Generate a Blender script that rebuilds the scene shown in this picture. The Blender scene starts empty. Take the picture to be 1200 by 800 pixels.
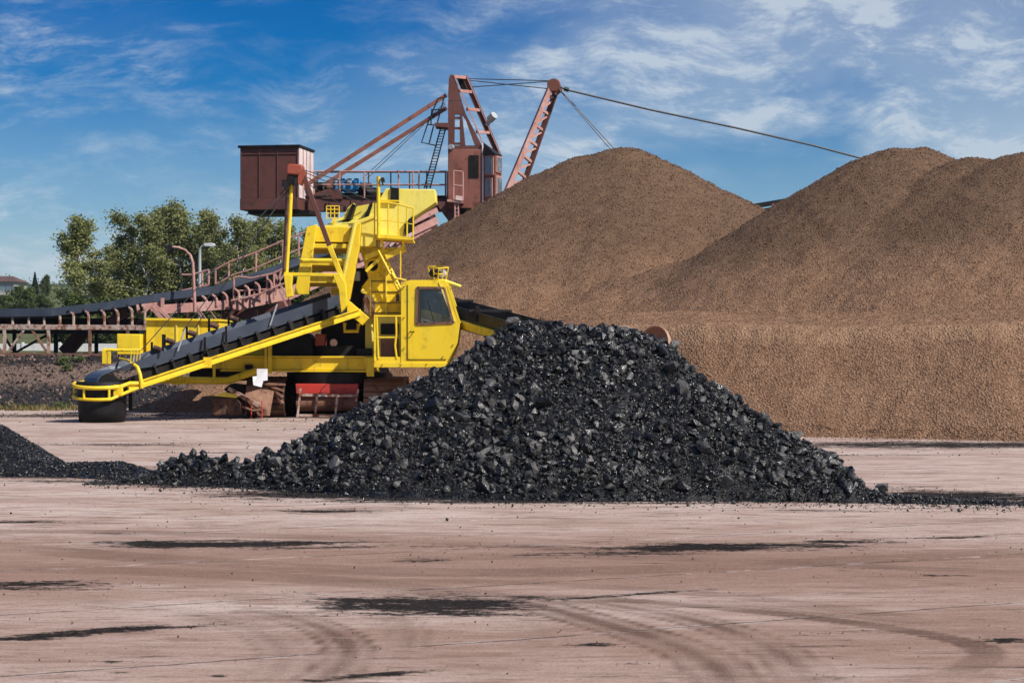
import bpy, bmesh, math, random
import numpy as np
from mathutils import Vector, Matrix, Euler

R = math.radians
random.seed(7)
rng = np.random.default_rng(7)
S = bpy.context.scene
COL = S.collection

# ------------------------------------------------------------------ camera
F = 2333.0            # focal length in photo pixels (1200 wide)
CAMH = 2.0
cam = bpy.data.cameras.new('camera')
cam.lens = 70.0
cam.sensor_width = 36.0
cam.clip_end = 6000
cam.dof.use_dof = True
cam.dof.focus_distance = 27.0
cam.dof.aperture_fstop = 8.0
camo = bpy.data.objects.new('camera', cam)
COL.objects.link(camo)
camo.location = (0, 0, CAMH)
camo.rotation_euler = (R(90), 0, 0)
S.camera = camo

# ------------------------------------------------------------------ light
SUN_AZ, SUN_EL = 56.0, 45.0     # to the right, behind the camera
sdir = Vector((math.sin(R(SUN_AZ)) * math.cos(R(SUN_EL)), -math.cos(R(SUN_AZ)) * math.cos(R(SUN_EL)), math.sin(R(SUN_EL))))
sun = bpy.data.lights.new('sun', 'SUN')
sun.energy = 4.9
sun.angle = R(0.5)
sun.color = (1.0, 0.94, 0.86)
suno = bpy.data.objects.new('sun', sun)
COL.objects.link(suno)
suno.rotation_euler = sdir.to_track_quat('Z', 'Y').to_euler()
suno.location = (30, -20, 40)

S.view_settings.view_transform = 'Standard'
S.view_settings.look = 'None'
S.view_settings.gamma = 1.0
S.view_settings.use_curve_mapping = False
S.view_settings.exposure = 0.3
S.render.engine = 'CYCLES'
S.cycles.use_denoising = True
S.cycles.max_bounces = 6
S.cycles.diffuse_bounces = 3
S.cycles.transparent_max_bounces = 8

W = bpy.data.worlds.new('World')
S.world = W
W.use_nodes = True
wn, wl = W.node_tree.nodes, W.node_tree.links
wn.clear()


def N(nodes, t, **kw):
    n = nodes.new(t)
    for k, v in kw.items():
        setattr(n, k, v)
    return n


def build_world():
    out = N(wn, 'ShaderNodeOutputWorld')
    bg = N(wn, 'ShaderNodeBackground')
    bg.inputs['Strength'].default_value = 0.061
    sky = N(wn, 'ShaderNodeTexSky', sky_type='NISHITA')
    sky.sun_disc = False
    sky.sun_elevation = R(SUN_EL)
    sky.sun_rotation = R(180 - SUN_AZ)
    sky.air_density = 1.0
    sky.dust_density = 0.3
    sky.ozone_density = 3.0
    hsv = N(wn, 'ShaderNodeHueSaturation')
    hsv.inputs['Saturation'].default_value = 1.35
    hsv.inputs['Value'].default_value = 1.0
    tc = N(wn, 'ShaderNodeTexCoord')
    # clear polarised blue: deepens quickly above the horizon
    sz = N(wn, 'ShaderNodeSeparateXYZ')
    wl.new(tc.outputs['Generated'], sz.inputs[0])
    rp = N(wn, 'ShaderNodeValToRGB')
    wl.new(sz.outputs['Z'], rp.inputs['Fac'])
    cr = rp.color_ramp
    cr.elements[0].position = 0.0
    cr.elements[0].color = (.80, .95, 1.0, 1)
    cr.elements[1].position = 0.40
    cr.elements[1].color = (.16, .50, 1.0, 1)
    e = cr.elements.new(.09)
    e.color = (.10, .56, 1.0, 1)
    e = cr.elements.new(.17)
    e.color = (.0, .41, .93, 1)
    tint = N(wn, 'ShaderNodeMixRGB', blend_type='MULTIPLY')
    tint.inputs['Fac'].default_value = 1
    wl.new(sky.outputs[0], tint.inputs['Color1'])
    wl.new(rp.outputs[0], tint.inputs['Color2'])
    wl.new(tint.outputs[0], hsv.inputs['Color'])
    # wispy cirrus: warped, stretched noise over the direction vector
    warp = N(wn, 'ShaderNodeTexNoise')
    warp.inputs['Scale'].default_value = 7.0
    warp.inputs['Detail'].default_value = 3
    wl.new(tc.outputs['Generated'], warp.inputs['Vector'])
    sub = N(wn, 'ShaderNodeVectorMath', operation='SUBTRACT')
    sub.inputs[1].default_value = (0.5, 0.5, 0.5)
    wl.new(warp.outputs['Color'], sub.inputs[0])
    sc = N(wn, 'ShaderNodeVectorMath', operation='SCALE')
    sc.inputs['Scale'].default_value = 0.055
    wl.new(sub.outputs[0], sc.inputs[0])
    add = N(wn, 'ShaderNodeVectorMath', operation='ADD')
    wl.new(tc.outputs['Generated'], add.inputs[0])
    wl.new(sc.outputs[0], add.inputs[1])

    def layer(rot, scale, nscale, detail, rough, lo, hi, loc=(0, 0, 0)):
        m = N(wn, 'ShaderNodeMapping')
        m.inputs['Rotation'].default_value = (0, R(rot), 0)
        m.inputs['Scale'].default_value = scale
        m.inputs['Location'].default_value = loc
        wl.new(add.outputs[0], m.inputs['Vector'])
        n = N(wn, 'ShaderNodeTexNoise')
        n.inputs['Scale'].default_value = nscale
        n.inputs['Detail'].default_value = detail
        n.inputs['Roughness'].default_value = rough
        wl.new(m.outputs[0], n.inputs['Vector'])
        r = N(wn, 'ShaderNodeMapRange')
        r.interpolation_type = 'SMOOTHSTEP'
        r.inputs['From Min'].default_value = lo
        r.inputs['From Max'].default_value = hi
        wl.new(n.outputs['Fac'], r.inputs['Value'])
        return r.outputs[0]

    def math_(op, a, b):
        m = N(wn, 'ShaderNodeMath', operation=op)
        for i, x in enumerate((a, b)):
            if isinstance(x, (int, float)):
                m.inputs[i].default_value = x
            else:
                wl.new(x, m.inputs[i])
        return m.outputs[0]
    sx = N(wn, 'ShaderNodeSeparateXYZ')
    wl.new(tc.outputs['Generated'], sx.inputs[0])
    big = layer(-14, (1.0, 1.0, 2.2), 5.5, 4, .55, .36, .62, (2.3, 0, .35))
    str1 = layer(-20, (1.0, 1.0, 3.6), 12.0, 10, .68, .46, .78, (0.4, 0, .0))
    str2 = layer(24, (1.0, 1.0, 3.4), 20.0, 11, .72, .48, .78, (4.1, 2, 1))
    # more cloud to the right of the view and near the horizon
    rightm = N(wn, 'ShaderNodeMapRange')
    rightm.interpolation_type = 'SMOOTHSTEP'
    rightm.inputs['From Min'].default_value = -0.16
    rightm.inputs['From Max'].default_value = 0.14
    rightm.inputs['To Min'].default_value = 0.12
    wl.new(sx.outputs['X'], rightm.inputs['Value'])
    low = N(wn, 'ShaderNodeMapRange')
    low.inputs['From Min'].default_value = 0.0
    low.inputs['From Max'].default_value = 0.125
    low.inputs['To Min'].default_value = 0.72
    low.inputs['To Max'].default_value = 0.0
    wl.new(sx.outputs['Z'], low.inputs['Value'])
    c1 = math_('MULTIPLY', str1, math_('ADD', math_('MULTIPLY', big, .75), .25))
    c2 = math_('MULTIPLY', str2, .8)
    veil = math_('MULTIPLY', math_('MULTIPLY', big, rightm.outputs[0]), .40)
    side = math_('ADD', math_('MULTIPLY', rightm.outputs[0], .35), .65)
    tot = math_('ADD', math_('MULTIPLY', math_('ADD', math_('MULTIPLY', c1, 1.15), math_('MULTIPLY', c2, big)), side), veil)
    tot = math_('ADD', tot, low.outputs[0])
    cl = N(wn, 'ShaderNodeClamp')
    cl.inputs['Max'].default_value = 0.8
    wl.new(tot, cl.inputs['Value'])
    mix = N(wn, 'ShaderNodeMixRGB')
    wl.new(cl.outputs[0], mix.inputs['Fac'])
    wl.new(hsv.outputs[0], mix.inputs['Color1'])
    mix.inputs['Color2'].default_value = (8.2, 9.2, 10.2, 1)
    wl.new(mix.outputs[0], bg.inputs['Color'])
    wl.new(bg.outputs[0], out.inputs['Surface'])


build_world()


# ------------------------------------------------------------------ helpers
def P(px, py, D):
    """point at depth D (metres along +Y) seen at photo pixel px, py"""
    return Vector(((px - 600) / F * D, D, CAMH - (py - 400) / F * D))


def link(o):
    COL.objects.link(o)
    return o


def root_loc(o):
    p = Vector((0, 0, 0))
    while o is not None:
        p += o.location
        o = o.parent
    return p


class MB:
    def __init__(s):
        s.v, s.f = [], []

    def add(s, vs, fs):
        b = len(s.v)
        s.v += [tuple(x) for x in vs]
        s.f += [tuple(b + i for i in f) for f in fs]
        return s

    def box(s, lo, hi):
        (a, b, c), (d, e, f) = lo, hi
        vs = [(a, b, c), (d, b, c), (d, e, c), (a, e, c), (a, b, f), (d, b, f), (d, e, f), (a, e, f)]
        return s.add(vs, [(0, 3, 2, 1), (4, 5, 6, 7), (0, 1, 5, 4), (1, 2, 6, 5), (2, 3, 7, 6), (3, 0, 4, 7)])

    def beam(s, p0, p1, w, h, up=(0, 0, 1)):
        p0, p1, up = Vector(p0), Vector(p1), Vector(up)
        d = (p1 - p0).normalized()
        if abs(d.dot(up)) > .98:
            up = Vector((0, 1, 0))
        sd = d.cross(up).normalized()
        u = sd.cross(d).normalized()
        vs = []
        for p in (p0, p1):
            for a, b in ((-1, -1), (1, -1), (1, 1), (-1, 1)):
                vs.append(p + sd * (a * w / 2) + u * (b * h / 2))
        return s.add(vs, [(0, 1, 2, 3), (7, 6, 5, 4), (0, 4, 5, 1), (1, 5, 6, 2), (2, 6, 7, 3), (3, 7, 4, 0)])

    def tube(s, pts, r, n=8, caps=True, closed=False):
        pts = [Vector(p) for p in pts]
        m = len(pts)
        rr = r if isinstance(r, (list, tuple)) else [r] * m
        vs = []
        prev = None
        for i, p in enumerate(pts):
            if closed:
                d = pts[(i + 1) % m] - pts[i - 1]
            else:
                d = pts[min(i + 1, m - 1)] - pts[max(i - 1, 0)]
            d.normalize()
            if prev is None:
                up = Vector((0, 0, 1)) if abs(d.z) < .9 else Vector((0, 1, 0))
                a = d.cross(up).normalized()
            else:
                a = (prev - d * prev.dot(d)).normalized()
            prev = a
            b = d.cross(a)
            for k in range(n):
                t = 2 * math.pi * k / n
                vs.append(p + (a * math.cos(t) + b * math.sin(t)) * rr[i])
        fs = []
        for i in range(m if closed else m - 1):
            j = (i + 1) % m
            for k in range(n):
                k2 = (k + 1) % n
                fs.append((i * n + k, i * n + k2, j * n + k2, j * n + k))
        if caps and not closed:
            fs.append(tuple(range(n - 1, -1, -1)))
            fs.append(tuple((m - 1) * n + k for k in range(n)))
        return s.add(vs, fs)

    def prism(s, poly, ext):
        ext = Vector(ext)
        a = [Vector(p) for p in poly]
        n = len(a)
        vs = a + [p + ext for p in a]
        fs = [tuple(range(n)), tuple(range(2 * n - 1, n - 1, -1))]
        for i in range(n):
            j = (i + 1) % n
            fs.append((i, i + n, j + n, j))
        return s.add(vs, fs)

    def pp(s, pix, D, depth):
        """pixel outline at depth D, extruded away from the viewer by a real thickness"""
        return s.prism([P(x, y, D) for x, y in pix], (0, depth, 0))

    def cyl(s, p0, p1, r, n=20):
        return s.tube([p0, p1], r, n)

    def build(s, name, mat, parent=None, loc=None, bevel=0, smooth=True):
        me = bpy.data.meshes.new(name)
        off = root_loc(parent) if parent else Vector(loc if loc is not None else (0, 0, 0))
        me.from_pydata([tuple(Vector(v) - off) for v in s.v], [], s.f)
        bm = bmesh.new()
        bm.from_mesh(me)
        bmesh.ops.recalc_face_normals(bm, faces=bm.faces)
        bm.to_mesh(me)
        bm.free()
        if smooth:
            me.polygons.foreach_set('use_smooth', [True] * len(me.polygons))
            me.set_sharp_from_angle(angle=R(34))
        me.materials.append(mat)
        o = bpy.data.objects.new(name, me)
        link(o)
        if parent:
            o.parent = parent
        else:
            o.location = off
        if bevel:
            b = o.modifiers.new('bevel', 'BEVEL')
            b.width = bevel
            b.segments = 2
            b.limit_method = 'ANGLE'
            b.angle_limit = R(40)
        return o


def tag(o, label=None, cat=None, group=None, kind=None):
    if label:
        o['label'] = label
    if cat:
        o['category'] = cat
    if group:
        o['group'] = group
    if kind:
        o['kind'] = kind
    return o


def empty(name, loc, label, cat, group=None):
    o = bpy.data.objects.new(name, None)
    o.empty_display_size = .3
    link(o)
    o.location = loc
    return tag(o, label, cat, group)


def arr_mesh(name, V, T, mat, smooth=None, attrs=None, loc=(0, 0, 0), Q=None):
    """triangles T (n,3) or quads Q (n,4) from numpy arrays"""
    me = bpy.data.meshes.new(name)
    V = np.asarray(V, dtype=np.float32) - np.asarray(loc, dtype=np.float32)
    A = T if Q is None else Q
    k = A.shape[1]
    me.vertices.add(len(V))
    me.vertices.foreach_set('co', V.ravel())
    me.loops.add(A.size)
    me.loops.foreach_set('vertex_index', A.astype(np.int32).ravel())
    me.polygons.add(len(A))
    me.polygons.foreach_set('loop_start', np.arange(0, A.size, k, dtype=np.int32))
    me.polygons.foreach_set('loop_total', np.full(len(A), k, dtype=np.int32))
    if smooth is not None:
        me.polygons.foreach_set('use_smooth', np.asarray(smooth, dtype=bool))
    me.update(calc_edges=True)
    for an, av in (attrs or {}).items():
        at = me.attributes.new(an, 'FLOAT', 'POINT')
        at.data.foreach_set('value', np.asarray(av, dtype=np.float32))
    me.materials.append(mat)
    o = bpy.data.objects.new(name, me)
    o.location = loc
    return link(o)


# numpy value noise
def _hash(ix, iy, seed):
    h = (ix.astype(np.int64) * 374761393 + iy.astype(np.int64) * 668265263 + seed * 144665) & 0x7fffffff
    h = ((h ^ (h >> 13)) * 1274126177) & 0x7fffffff
    return ((h ^ (h >> 16)) & 0xffff) / 65535.0


def vnoise(x, y, seed=0):
    ix, iy = np.floor(x), np.floor(y)
    fx, fy = x - ix, y - iy
    fx, fy = fx * fx * (3 - 2 * fx), fy * fy * (3 - 2 * fy)
    a, b = _hash(ix, iy, seed), _hash(ix + 1, iy, seed)
    c, d = _hash(ix, iy + 1, seed), _hash(ix + 1, iy + 1, seed)
    return (a * (1 - fx) + b * fx) * (1 - fy) + (c * (1 - fx) + d * fx) * fy - .5


def fbm(x, y, seed=0, oct=4, gain=.5):
    s, a = 0, 1.0
    for i in range(oct):
        s = s + a * vnoise(x * 2 ** i, y * 2 ** i, seed + i * 17)
        a *= gain
    return s


def sstep(a, b, x):
    t = np.clip((x - a) / (b - a), 0, 1)
    return t * t * (3 - 2 * t)


def chunk(seed, n=14, sq=(1, .8, .65), jit=.35):
    """angular broken lump: convex hull of random points; returns verts, tris"""
    r = random.Random(seed)
    bm = bmesh.new()
    for _ in range(n):
        v = Vector((r.gauss(0, 1), r.gauss(0, 1), r.gauss(0, 1))).normalized()
        k = 1 - r.random() * jit
        bm.verts.new((v.x * sq[0] * k, v.y * sq[1] * k, v.z * sq[2] * k))
    res = bmesh.ops.convex_hull(bm, input=bm.verts)
    bmesh.ops.delete(bm, geom=[v for v in bm.verts if not v.link_faces], context='VERTS')
    bmesh.ops.triangulate(bm, faces=bm.faces)
    bmesh.ops.recalc_face_normals(bm, faces=bm.faces)
    bm.verts.index_update()
    V = np.array([v.co[:] for v in bm.verts])
    T = np.array([[v.index for v in f.verts] for f in bm.faces])
    bm.free()
    return V, T


def rand_rot(n):
    q = rng.normal(size=(n, 4))
    q /= np.linalg.norm(q, axis=1)[:, None]
    w, x, y, z = q.T
    M = np.empty((n, 3, 3))
    M[:, 0, 0] = 1 - 2 * (y * y + z * z); M[:, 0, 1] = 2 * (x * y - z * w); M[:, 0, 2] = 2 * (x * z + y * w)
    M[:, 1, 0] = 2 * (x * y + z * w); M[:, 1, 1] = 1 - 2 * (x * x + z * z); M[:, 1, 2] = 2 * (y * z - x * w)
    M[:, 2, 0] = 2 * (x * z - y * w); M[:, 2, 1] = 2 * (y * z + x * w); M[:, 2, 2] = 1 - 2 * (x * x + y * y)
    return M


def scatter(protos, pos, size, tone):
    """many lumps as arrays: verts, tris, tone per vertex"""
    n = len(pos)
    which = rng.integers(0, len(protos), n)
    rot = rand_rot(n)
    VV, TT, KK = [], [], []
    base = 0
    for k, (pv, pt) in enumerate(protos):
        idx = np.where(which == k)[0]
        if not len(idx):
            continue
        v = np.einsum('nij,mj->nmi', rot[idx], pv) * size[idx][:, None, None] + pos[idx][:, None, :]
        t = pt[None] + (np.arange(len(idx)) * len(pv))[:, None, None] + base
        VV.append(v.reshape(-1, 3)); TT.append(t.reshape(-1, 3))
        KK.append(np.repeat(tone[idx], len(pv)))
        base += len(idx) * len(pv)
    return np.vstack(VV), np.vstack(TT), np.concatenate(KK)


def grid(xs, ys, hf):
    X, Y = np.meshgrid(xs, ys)
    Z = hf(X, Y)
    V = np.stack([X, Y, Z], -1).reshape(-1, 3)
    nx, ny = len(xs), len(ys)
    i = (np.arange(ny - 1)[:, None] * nx + np.arange(nx - 1)[None]).ravel()
    Q = np.stack([i, i + 1, i + nx + 1, i + nx], -1)
    return V, Q


def q2t(Q):
    return np.vstack([Q[:, [0, 1, 2]], Q[:, [0, 2, 3]]])


# ------------------------------------------------------------------ materials
class Mat:
    def __init__(s, name, rough=.6, spec=.5, metal=0):
        s.m = bpy.data.materials.new(name)
        s.m.use_nodes = True
        s.n, s.l = s.m.node_tree.nodes, s.m.node_tree.links
        s.b = s.n['Principled BSDF']
        s.b.inputs['Roughness'].default_value = rough
        s.b.inputs['Specular IOR Level'].default_value = spec
        s.b.inputs['Metallic'].default_value = metal
        s.tc = s.n.new('ShaderNodeTexCoord')
        s.geo = None

    def pos(s):
        if s.geo is None:
            s.geo = s.n.new('ShaderNodeNewGeometry')
        return s.geo.outputs['Position']

    def noise(s, scale, detail=4, rough=.55, vec=None, stretch=None, dist=0, rotz=0):
        n = s.n.new('ShaderNodeTexNoise')
        n.inputs['Scale'].default_value = scale
        n.inputs['Detail'].default_value = detail
        n.inputs['Roughness'].default_value = rough
        n.inputs['Distortion'].default_value = dist
        v = vec if vec is not None else s.pos()
        if stretch:
            m = s.n.new('ShaderNodeMapping')
            m.inputs['Scale'].default_value = stretch
            m.inputs['Rotation'].default_value = (0, 0, rotz)
            s.l.new(v, m.inputs['Vector'])
            v = m.outputs[0]
        s.l.new(v, n.inputs['Vector'])
        return n.outputs['Fac']

    def voro(s, scale, out='Color', vec=None, feature='F1'):
        n = s.n.new('ShaderNodeTexVoronoi')
        n.feature = feature
        n.inputs['Scale'].default_value = scale
        s.l.new(vec if vec is not None else s.pos(), n.inputs['Vector'])
        return n.outputs[out]

    def attr(s, name):
        n = s.n.new('ShaderNodeAttribute')
        n.attribute_name = name
        return n.outputs['Fac']

    def rand(s):
        n = s.n.new('ShaderNodeObjectInfo')
        return n.outputs['Random']

    def ss(s, x, lo, hi, a=0., b=1.):
        n = s.n.new('ShaderNodeMapRange')
        n.interpolation_type = 'SMOOTHSTEP'
        for k, v in (('From Min', lo), ('From Max', hi), ('To Min', a), ('To Max', b)):
            n.inputs[k].default_value = v
        s.l.new(x, n.inputs['Value'])
        return n.outputs[0]

    def math(s, op, a, b=0.):
        n = s.n.new('ShaderNodeMath')
        n.operation = op
        for i, x in enumerate((a, b)):
            if isinstance(x, (int, float)):
                n.inputs[i].default_value = x
            else:
                s.l.new(x, n.inputs[i])
        return n.outputs[0]

    def mix(s, f, a, b, mode='MIX'):
        n = s.n.new('ShaderNodeMixRGB')
        n.blend_type = mode
        for i, x in zip(('Fac', 'Color1', 'Color2'), (f, a, b)):
            if isinstance(x, (int, float)):
                n.inputs[i].default_value = x
            elif isinstance(x, tuple):
                n.inputs[i].default_value = (*x[:3], 1)
            else:
                s.l.new(x, n.inputs[i])
        return n.outputs[0]

    def color(s, c):
        if isinstance(c, tuple):
            s.b.inputs['Base Color'].default_value = (*c, 1)
        else:
            s.l.new(c, s.b.inputs['Base Color'])
        return s

    def rough(s, x):
        s.l.new(x, s.b.inputs['Roughness'])
        return s

    def bump(s, h, dist=.02, strength=.6):
        n = s.n.new('ShaderNodeBump')
        n.inputs['Strength'].default_value = strength
        n.inputs['Distance'].default_value = dist
        s.l.new(h, n.inputs['Height'])
        s.l.new(n.outputs[0], s.b.inputs['Normal'])
        return s


def paint(name, base, worn, rust, rust_lo=.58, rust_hi=.72, rough=.5, dirt=(.05, .045, .04), dirt_amt=.5, sc=1.0, streak=.6):
    m = Mat(name, rough)
    a = m.noise(.9 * sc, 4)
    c = m.mix(m.ss(a, .35, .7), base, worn)
    st = m.noise(1.0 * sc, 5, .65, stretch=(7, 7, .55))
    c = m.mix(m.math('MULTIPLY', m.ss(st, .52, .74), streak), c, rust)
    r = m.noise(3.2 * sc, 8, .68)
    c = m.mix(m.ss(r, rust_lo, rust_hi), c, rust)
    d = m.noise(2.1 * sc, 6, .6)
    c = m.mix(m.math('MULTIPLY', m.ss(d, .5, .8), dirt_amt), c, dirt)
    m.color(c)
    m.rough(m.ss(r, .4, .7, rough, .85))
    m.bump(m.noise(14 * sc, 3), .006, .25)
    return m.m


YEL = paint('yellow_paint', (.84, .585, .010), (.78, .57, .025), (.30, .15, .02), .59, .72, .5, (.09, .065, .025), .6, 1.0, .42)
YELB = paint('yellow_paint_dusty', (.80, .65, .075), (.74, .65, .14), (.33, .22, .05), .66, .82, .5, (.15, .12, .05), .4, 1.0, .22)
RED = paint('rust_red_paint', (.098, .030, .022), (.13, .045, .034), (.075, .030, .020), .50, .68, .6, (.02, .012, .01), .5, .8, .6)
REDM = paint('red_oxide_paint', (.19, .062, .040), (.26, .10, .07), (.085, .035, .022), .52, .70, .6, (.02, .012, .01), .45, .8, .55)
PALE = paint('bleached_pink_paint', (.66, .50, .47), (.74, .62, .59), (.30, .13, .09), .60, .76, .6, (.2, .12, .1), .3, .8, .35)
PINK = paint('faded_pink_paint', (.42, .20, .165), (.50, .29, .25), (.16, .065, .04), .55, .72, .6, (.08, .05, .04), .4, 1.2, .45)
RUST = paint('rusted_steel', (.17, .075, .045), (.26, .14, .09), (.085, .035, .02), .48, .66, .8, (.04, .03, .025), .5, 1.2, .6)
RUSTD = paint('dark_rusted_steel', (.085, .04, .026), (.15, .07, .04), (.03, .015, .01), .46, .62, .8, (.015, .012, .01), .7, 1.4, .7)
SCOOP = paint('worn_bucket_steel', (.34, .185, .115), (.44, .27, .18), (.20, .085, .05), .55, .72, .6, (.1, .06, .04), .4, 2, .3)
RUSTP = paint('rusted_beam_paint', (.40, .27, .21), (.50, .40, .35), (.17, .06, .03), .46, .60, .75, (.06, .04, .03), .5, 1.6, .5)
BRED = paint('bright_red_paint', (.50, .035, .02), (.42, .05, .035), (.18, .05, .03), .58, .74, .5, (.06, .02, .02), .4, 1.5, .4)
HEADRED = paint('orange_red_paint', (.32, .055, .025), (.30, .08, .04), (.12, .04, .02), .60, .76, .5, (.04, .02, .02), .4, 1.5, .4)
GREYS = paint('grey_galvanised', (.33, .36, .37), (.42, .44, .45), (.2, .16, .13), .66, .8, .5, (.1, .1, .1), .3, 1.5, .3)
WHITE = paint('white_panel', (.80, .80, .82), (.74, .74, .76), (.5, .47, .45), .66, .84, .5, (.3, .3, .3), .3, 2, .2)
FENCE = paint('white_fence_paint', (.62, .62, .60), (.7, .7, .68), (.4, .38, .34), .6, .8, .7, (.3, .3, .27), .5, .6, .4)
BLUE = paint('blue_motor_paint', (.03, .20, .42), (.06, .28, .50), (.03, .05, .07), .58, .76, .35, (.02, .02, .03), .4, 3, .3)


def simple(name, c, rough, c2=None, sc=3., bump=.0, spec=.5):
    m = Mat(name, rough, spec)
    m.color(m.mix(m.ss(m.noise(sc, 6), .4, .7), c, c2 or tuple(x * .6 for x in c)))
    if bump:
        m.bump(m.noise(sc * 8, 4), bump, .5)
    return m.m


RUBBER = simple('black_rubber', (.006, .0062, .007), .6, (.014, .014, .015), 2.5, .006, .22)
BELT = simple('worn_belt_rubber', (.042, .056, .082), .48, (.064, .080, .112), 1.6, .004)
DARK = simple('greasy_black_steel', (.006, .0055, .0055), .55, (.018, .014, .012), 3, .004, .2)
IRON = simple('dark_iron', (.014, .012, .012), .5, (.03, .023, .02), 3, .004, .3)
CABLE = simple('cable_steel', (.028, .03, .034), .5, (.02, .02, .022), 8)
ROLLER = simple('rusty_roller_steel', (.16, .085, .06), .55, (.09, .05, .035), 4, .004)
LAMP = simple('lamp_glass', (.55, .58, .6), .2, (.45, .47, .5), 5)
RAILM = simple('rusty_rail_steel', (.20, .09, .055), .7, (.12, .055, .035), 2)


def mk_glass():
    m = Mat('window_glass', .04)
    m.color((.6, .66, .68))
    m.b.inputs['Transmission Weight'].default_value = 1.0
    m.b.inputs['IOR'].default_value = 1.1
    m.b.inputs['Specular IOR Level'].default_value = .9
    tr = m.n.new('ShaderNodeBsdfTransparent')
    tr.inputs['Color'].default_value = (.80, .85, .88, 1)
    gl = m.n.new('ShaderNodeBsdfGlossy')
    gl.inputs['Roughness'].default_value = .05
    lw = m.n.new('ShaderNodeFresnel')
    lw.inputs['IOR'].default_value = 1.5
    mx = m.n.new('ShaderNodeMixShader')
    m.l.new(lw.outputs[0], mx.inputs[0])
    m.l.new(tr.outputs[0], mx.inputs[1])
    m.l.new(gl.outputs[0], mx.inputs[2])
    m.l.new(mx.outputs[0], m.n['Material Output'].inputs['Surface'])
    return m.m


GLASS = mk_glass()


def mk_coal(name, mode):
    m = Mat(name, .45, .55)
    if mode == 'object':
        t = m.rand()
    else:
        t = m.attr('tone')
    n = m.noise(26, 5, .6)
    c = m.mix(m.ss(t, .42, .98), (.0030, .0028, .0027), (.100, .094, .090))  # random lump tone; the palest end also paints in glints
    c = m.mix(m.math('MULTIPLY', m.ss(n, .5, .72), m.ss(t, .15, 1., .10, .75)), c, (.115, .11, .105))
    m.color(c)
    m.rough(m.ss(m.noise(13, 3), .32, .68, .12, .60))
    m.bump(m.noise(38, 5, .65), .016, .7)
    return m.m


COAL = mk_coal('coal_chunks', 'attr')
COALO = mk_coal('coal_big_chunks', 'object')


def mk_gravel():
    m = Mat('brown_gravel', .85, .25)
    vc = m.n.new('ShaderNodeSeparateColor')
    m.l.new(m.voro(24, 'Color'), vc.inputs[0])
    t = m.math('ADD', m.math('MULTIPLY', m.attr('tone'), .62), m.math('MULTIPLY', vc.outputs[0], .38))
    big = m.noise(.28, 5, .6)
    c = m.mix(t, (.080, .042, .0235), (.455, .270, .160))
    c = m.mix(m.ss(m.attr('sunlit_ledge'), .0, 1., 0, .20), c, (.48, .31, .19))  # bench edge tinted paler to paint in its sunlit line
    mid = m.noise(1.6, 5, .6)
    c = m.mix(m.ss(mid, .35, .7), c, m.mix(1., c, (.82, .79, .77), 'MULTIPLY'))
    g = m.attr('weather')
    gm = m.math('ADD', g, m.math('MULTIPLY', m.math('SUBTRACT', big, .5), .9))
    c = m.mix(m.ss(gm, .15, .9, 0, .9), c, m.mix(1., c, (.52, .53, .52), 'MULTIPLY'))
    m.color(c)
    v = m.voro(22, 'Distance')
    m.bump(v, .04, .7)
    return m.m


GRAVEL = mk_gravel()


# ------------------------------------------------------------------ ground
def lin(a, b, step):
    return np.arange(a, b + step * .5, step)


def grow(start, end, step, k):
    out, x = [], start
    while x < end:
        step *= k
        x += step
        out.append(x)
    return np.array(out)


def gpt(px, py):
    D = F * CAMH / (py - 400)
    return ((px - 600) / F * D, D)


PATCHES = [(505, 708, 165, 14, 1.05, 0), (610, 700, 60, 6, .6, 0), (410, 712, 60, 5, .8, .5), (80, 742, 150, 6, 1.05, .55), (215, 733, 90, 4, .6, .5), (265, 637, 200, 6, 1., 0), (400, 640, 70, 4, .7, 0),
               (60, 685, 110, 7, .95, 0), (350, 695, 60, 4, .7, 0), (380, 598, 90, 3, .85, 0), (500, 655, 60, 3.5, .75, 0), (30, 612, 90, 2.5, .7, 0),
               (850, 640, 190, 7, 1., .1), (990, 633, 90, 3.5, .9, .15), (700, 648, 130, 4.5, .7, 0), (960, 599, 90, 2.5, .65, 0), (1110, 629, 110, 2, .7, .4),
               (430, 792, 110, 4, .85, .5), (740, 696, 110, 2.2, .8, .5), (100, 487, 160, 3, .9, 0), (330, 493, 120, 2, .5, 0), (1100, 521, 260, 5, .95, 0),
               (1010, 533, 180, 2.2, .5, 0), (130, 521, 130, 2.2, .75, 0), (260, 530, 100, 1.6, .55, 0), (420, 503, 160, 1.5, .45, 0),
               (1120, 581, 130, 7, 1.2, 0), (1060, 572, 60, 4, .7, 0), (700, 583, 420, 7, 1.3, 0), (420, 578, 200, 8, 1.2, 0), (250, 565, 110, 7, 1.2, 0), (170, 560, 60, 5, 1., 0),
               (60, 553, 140, 8, 1.2, 0), (90, 563, 130, 3, .7, 0), (130, 775, 18, 2, .8, 0), (140, 788, 14, 2, .7, 0), (255, 792, 14, 2, .8, 0), (745, 777, 30, 3, .55, 0), (1180, 750, 40, 4, .75, 0), (1100, 674, 80, 2, .5, 0),
               (690, 755, 40, 4, .5, 0), (1130, 596, 90, 2, .55, 0), (120, 625, 60, 2, .5, 0), (560, 640, 120, 2.5, .5, 0), (1040, 585, 160, 3, .8, 0), (970, 741, 70, 2, .6, .5), (970, 793, 30, 4, .5, 0)]


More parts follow.
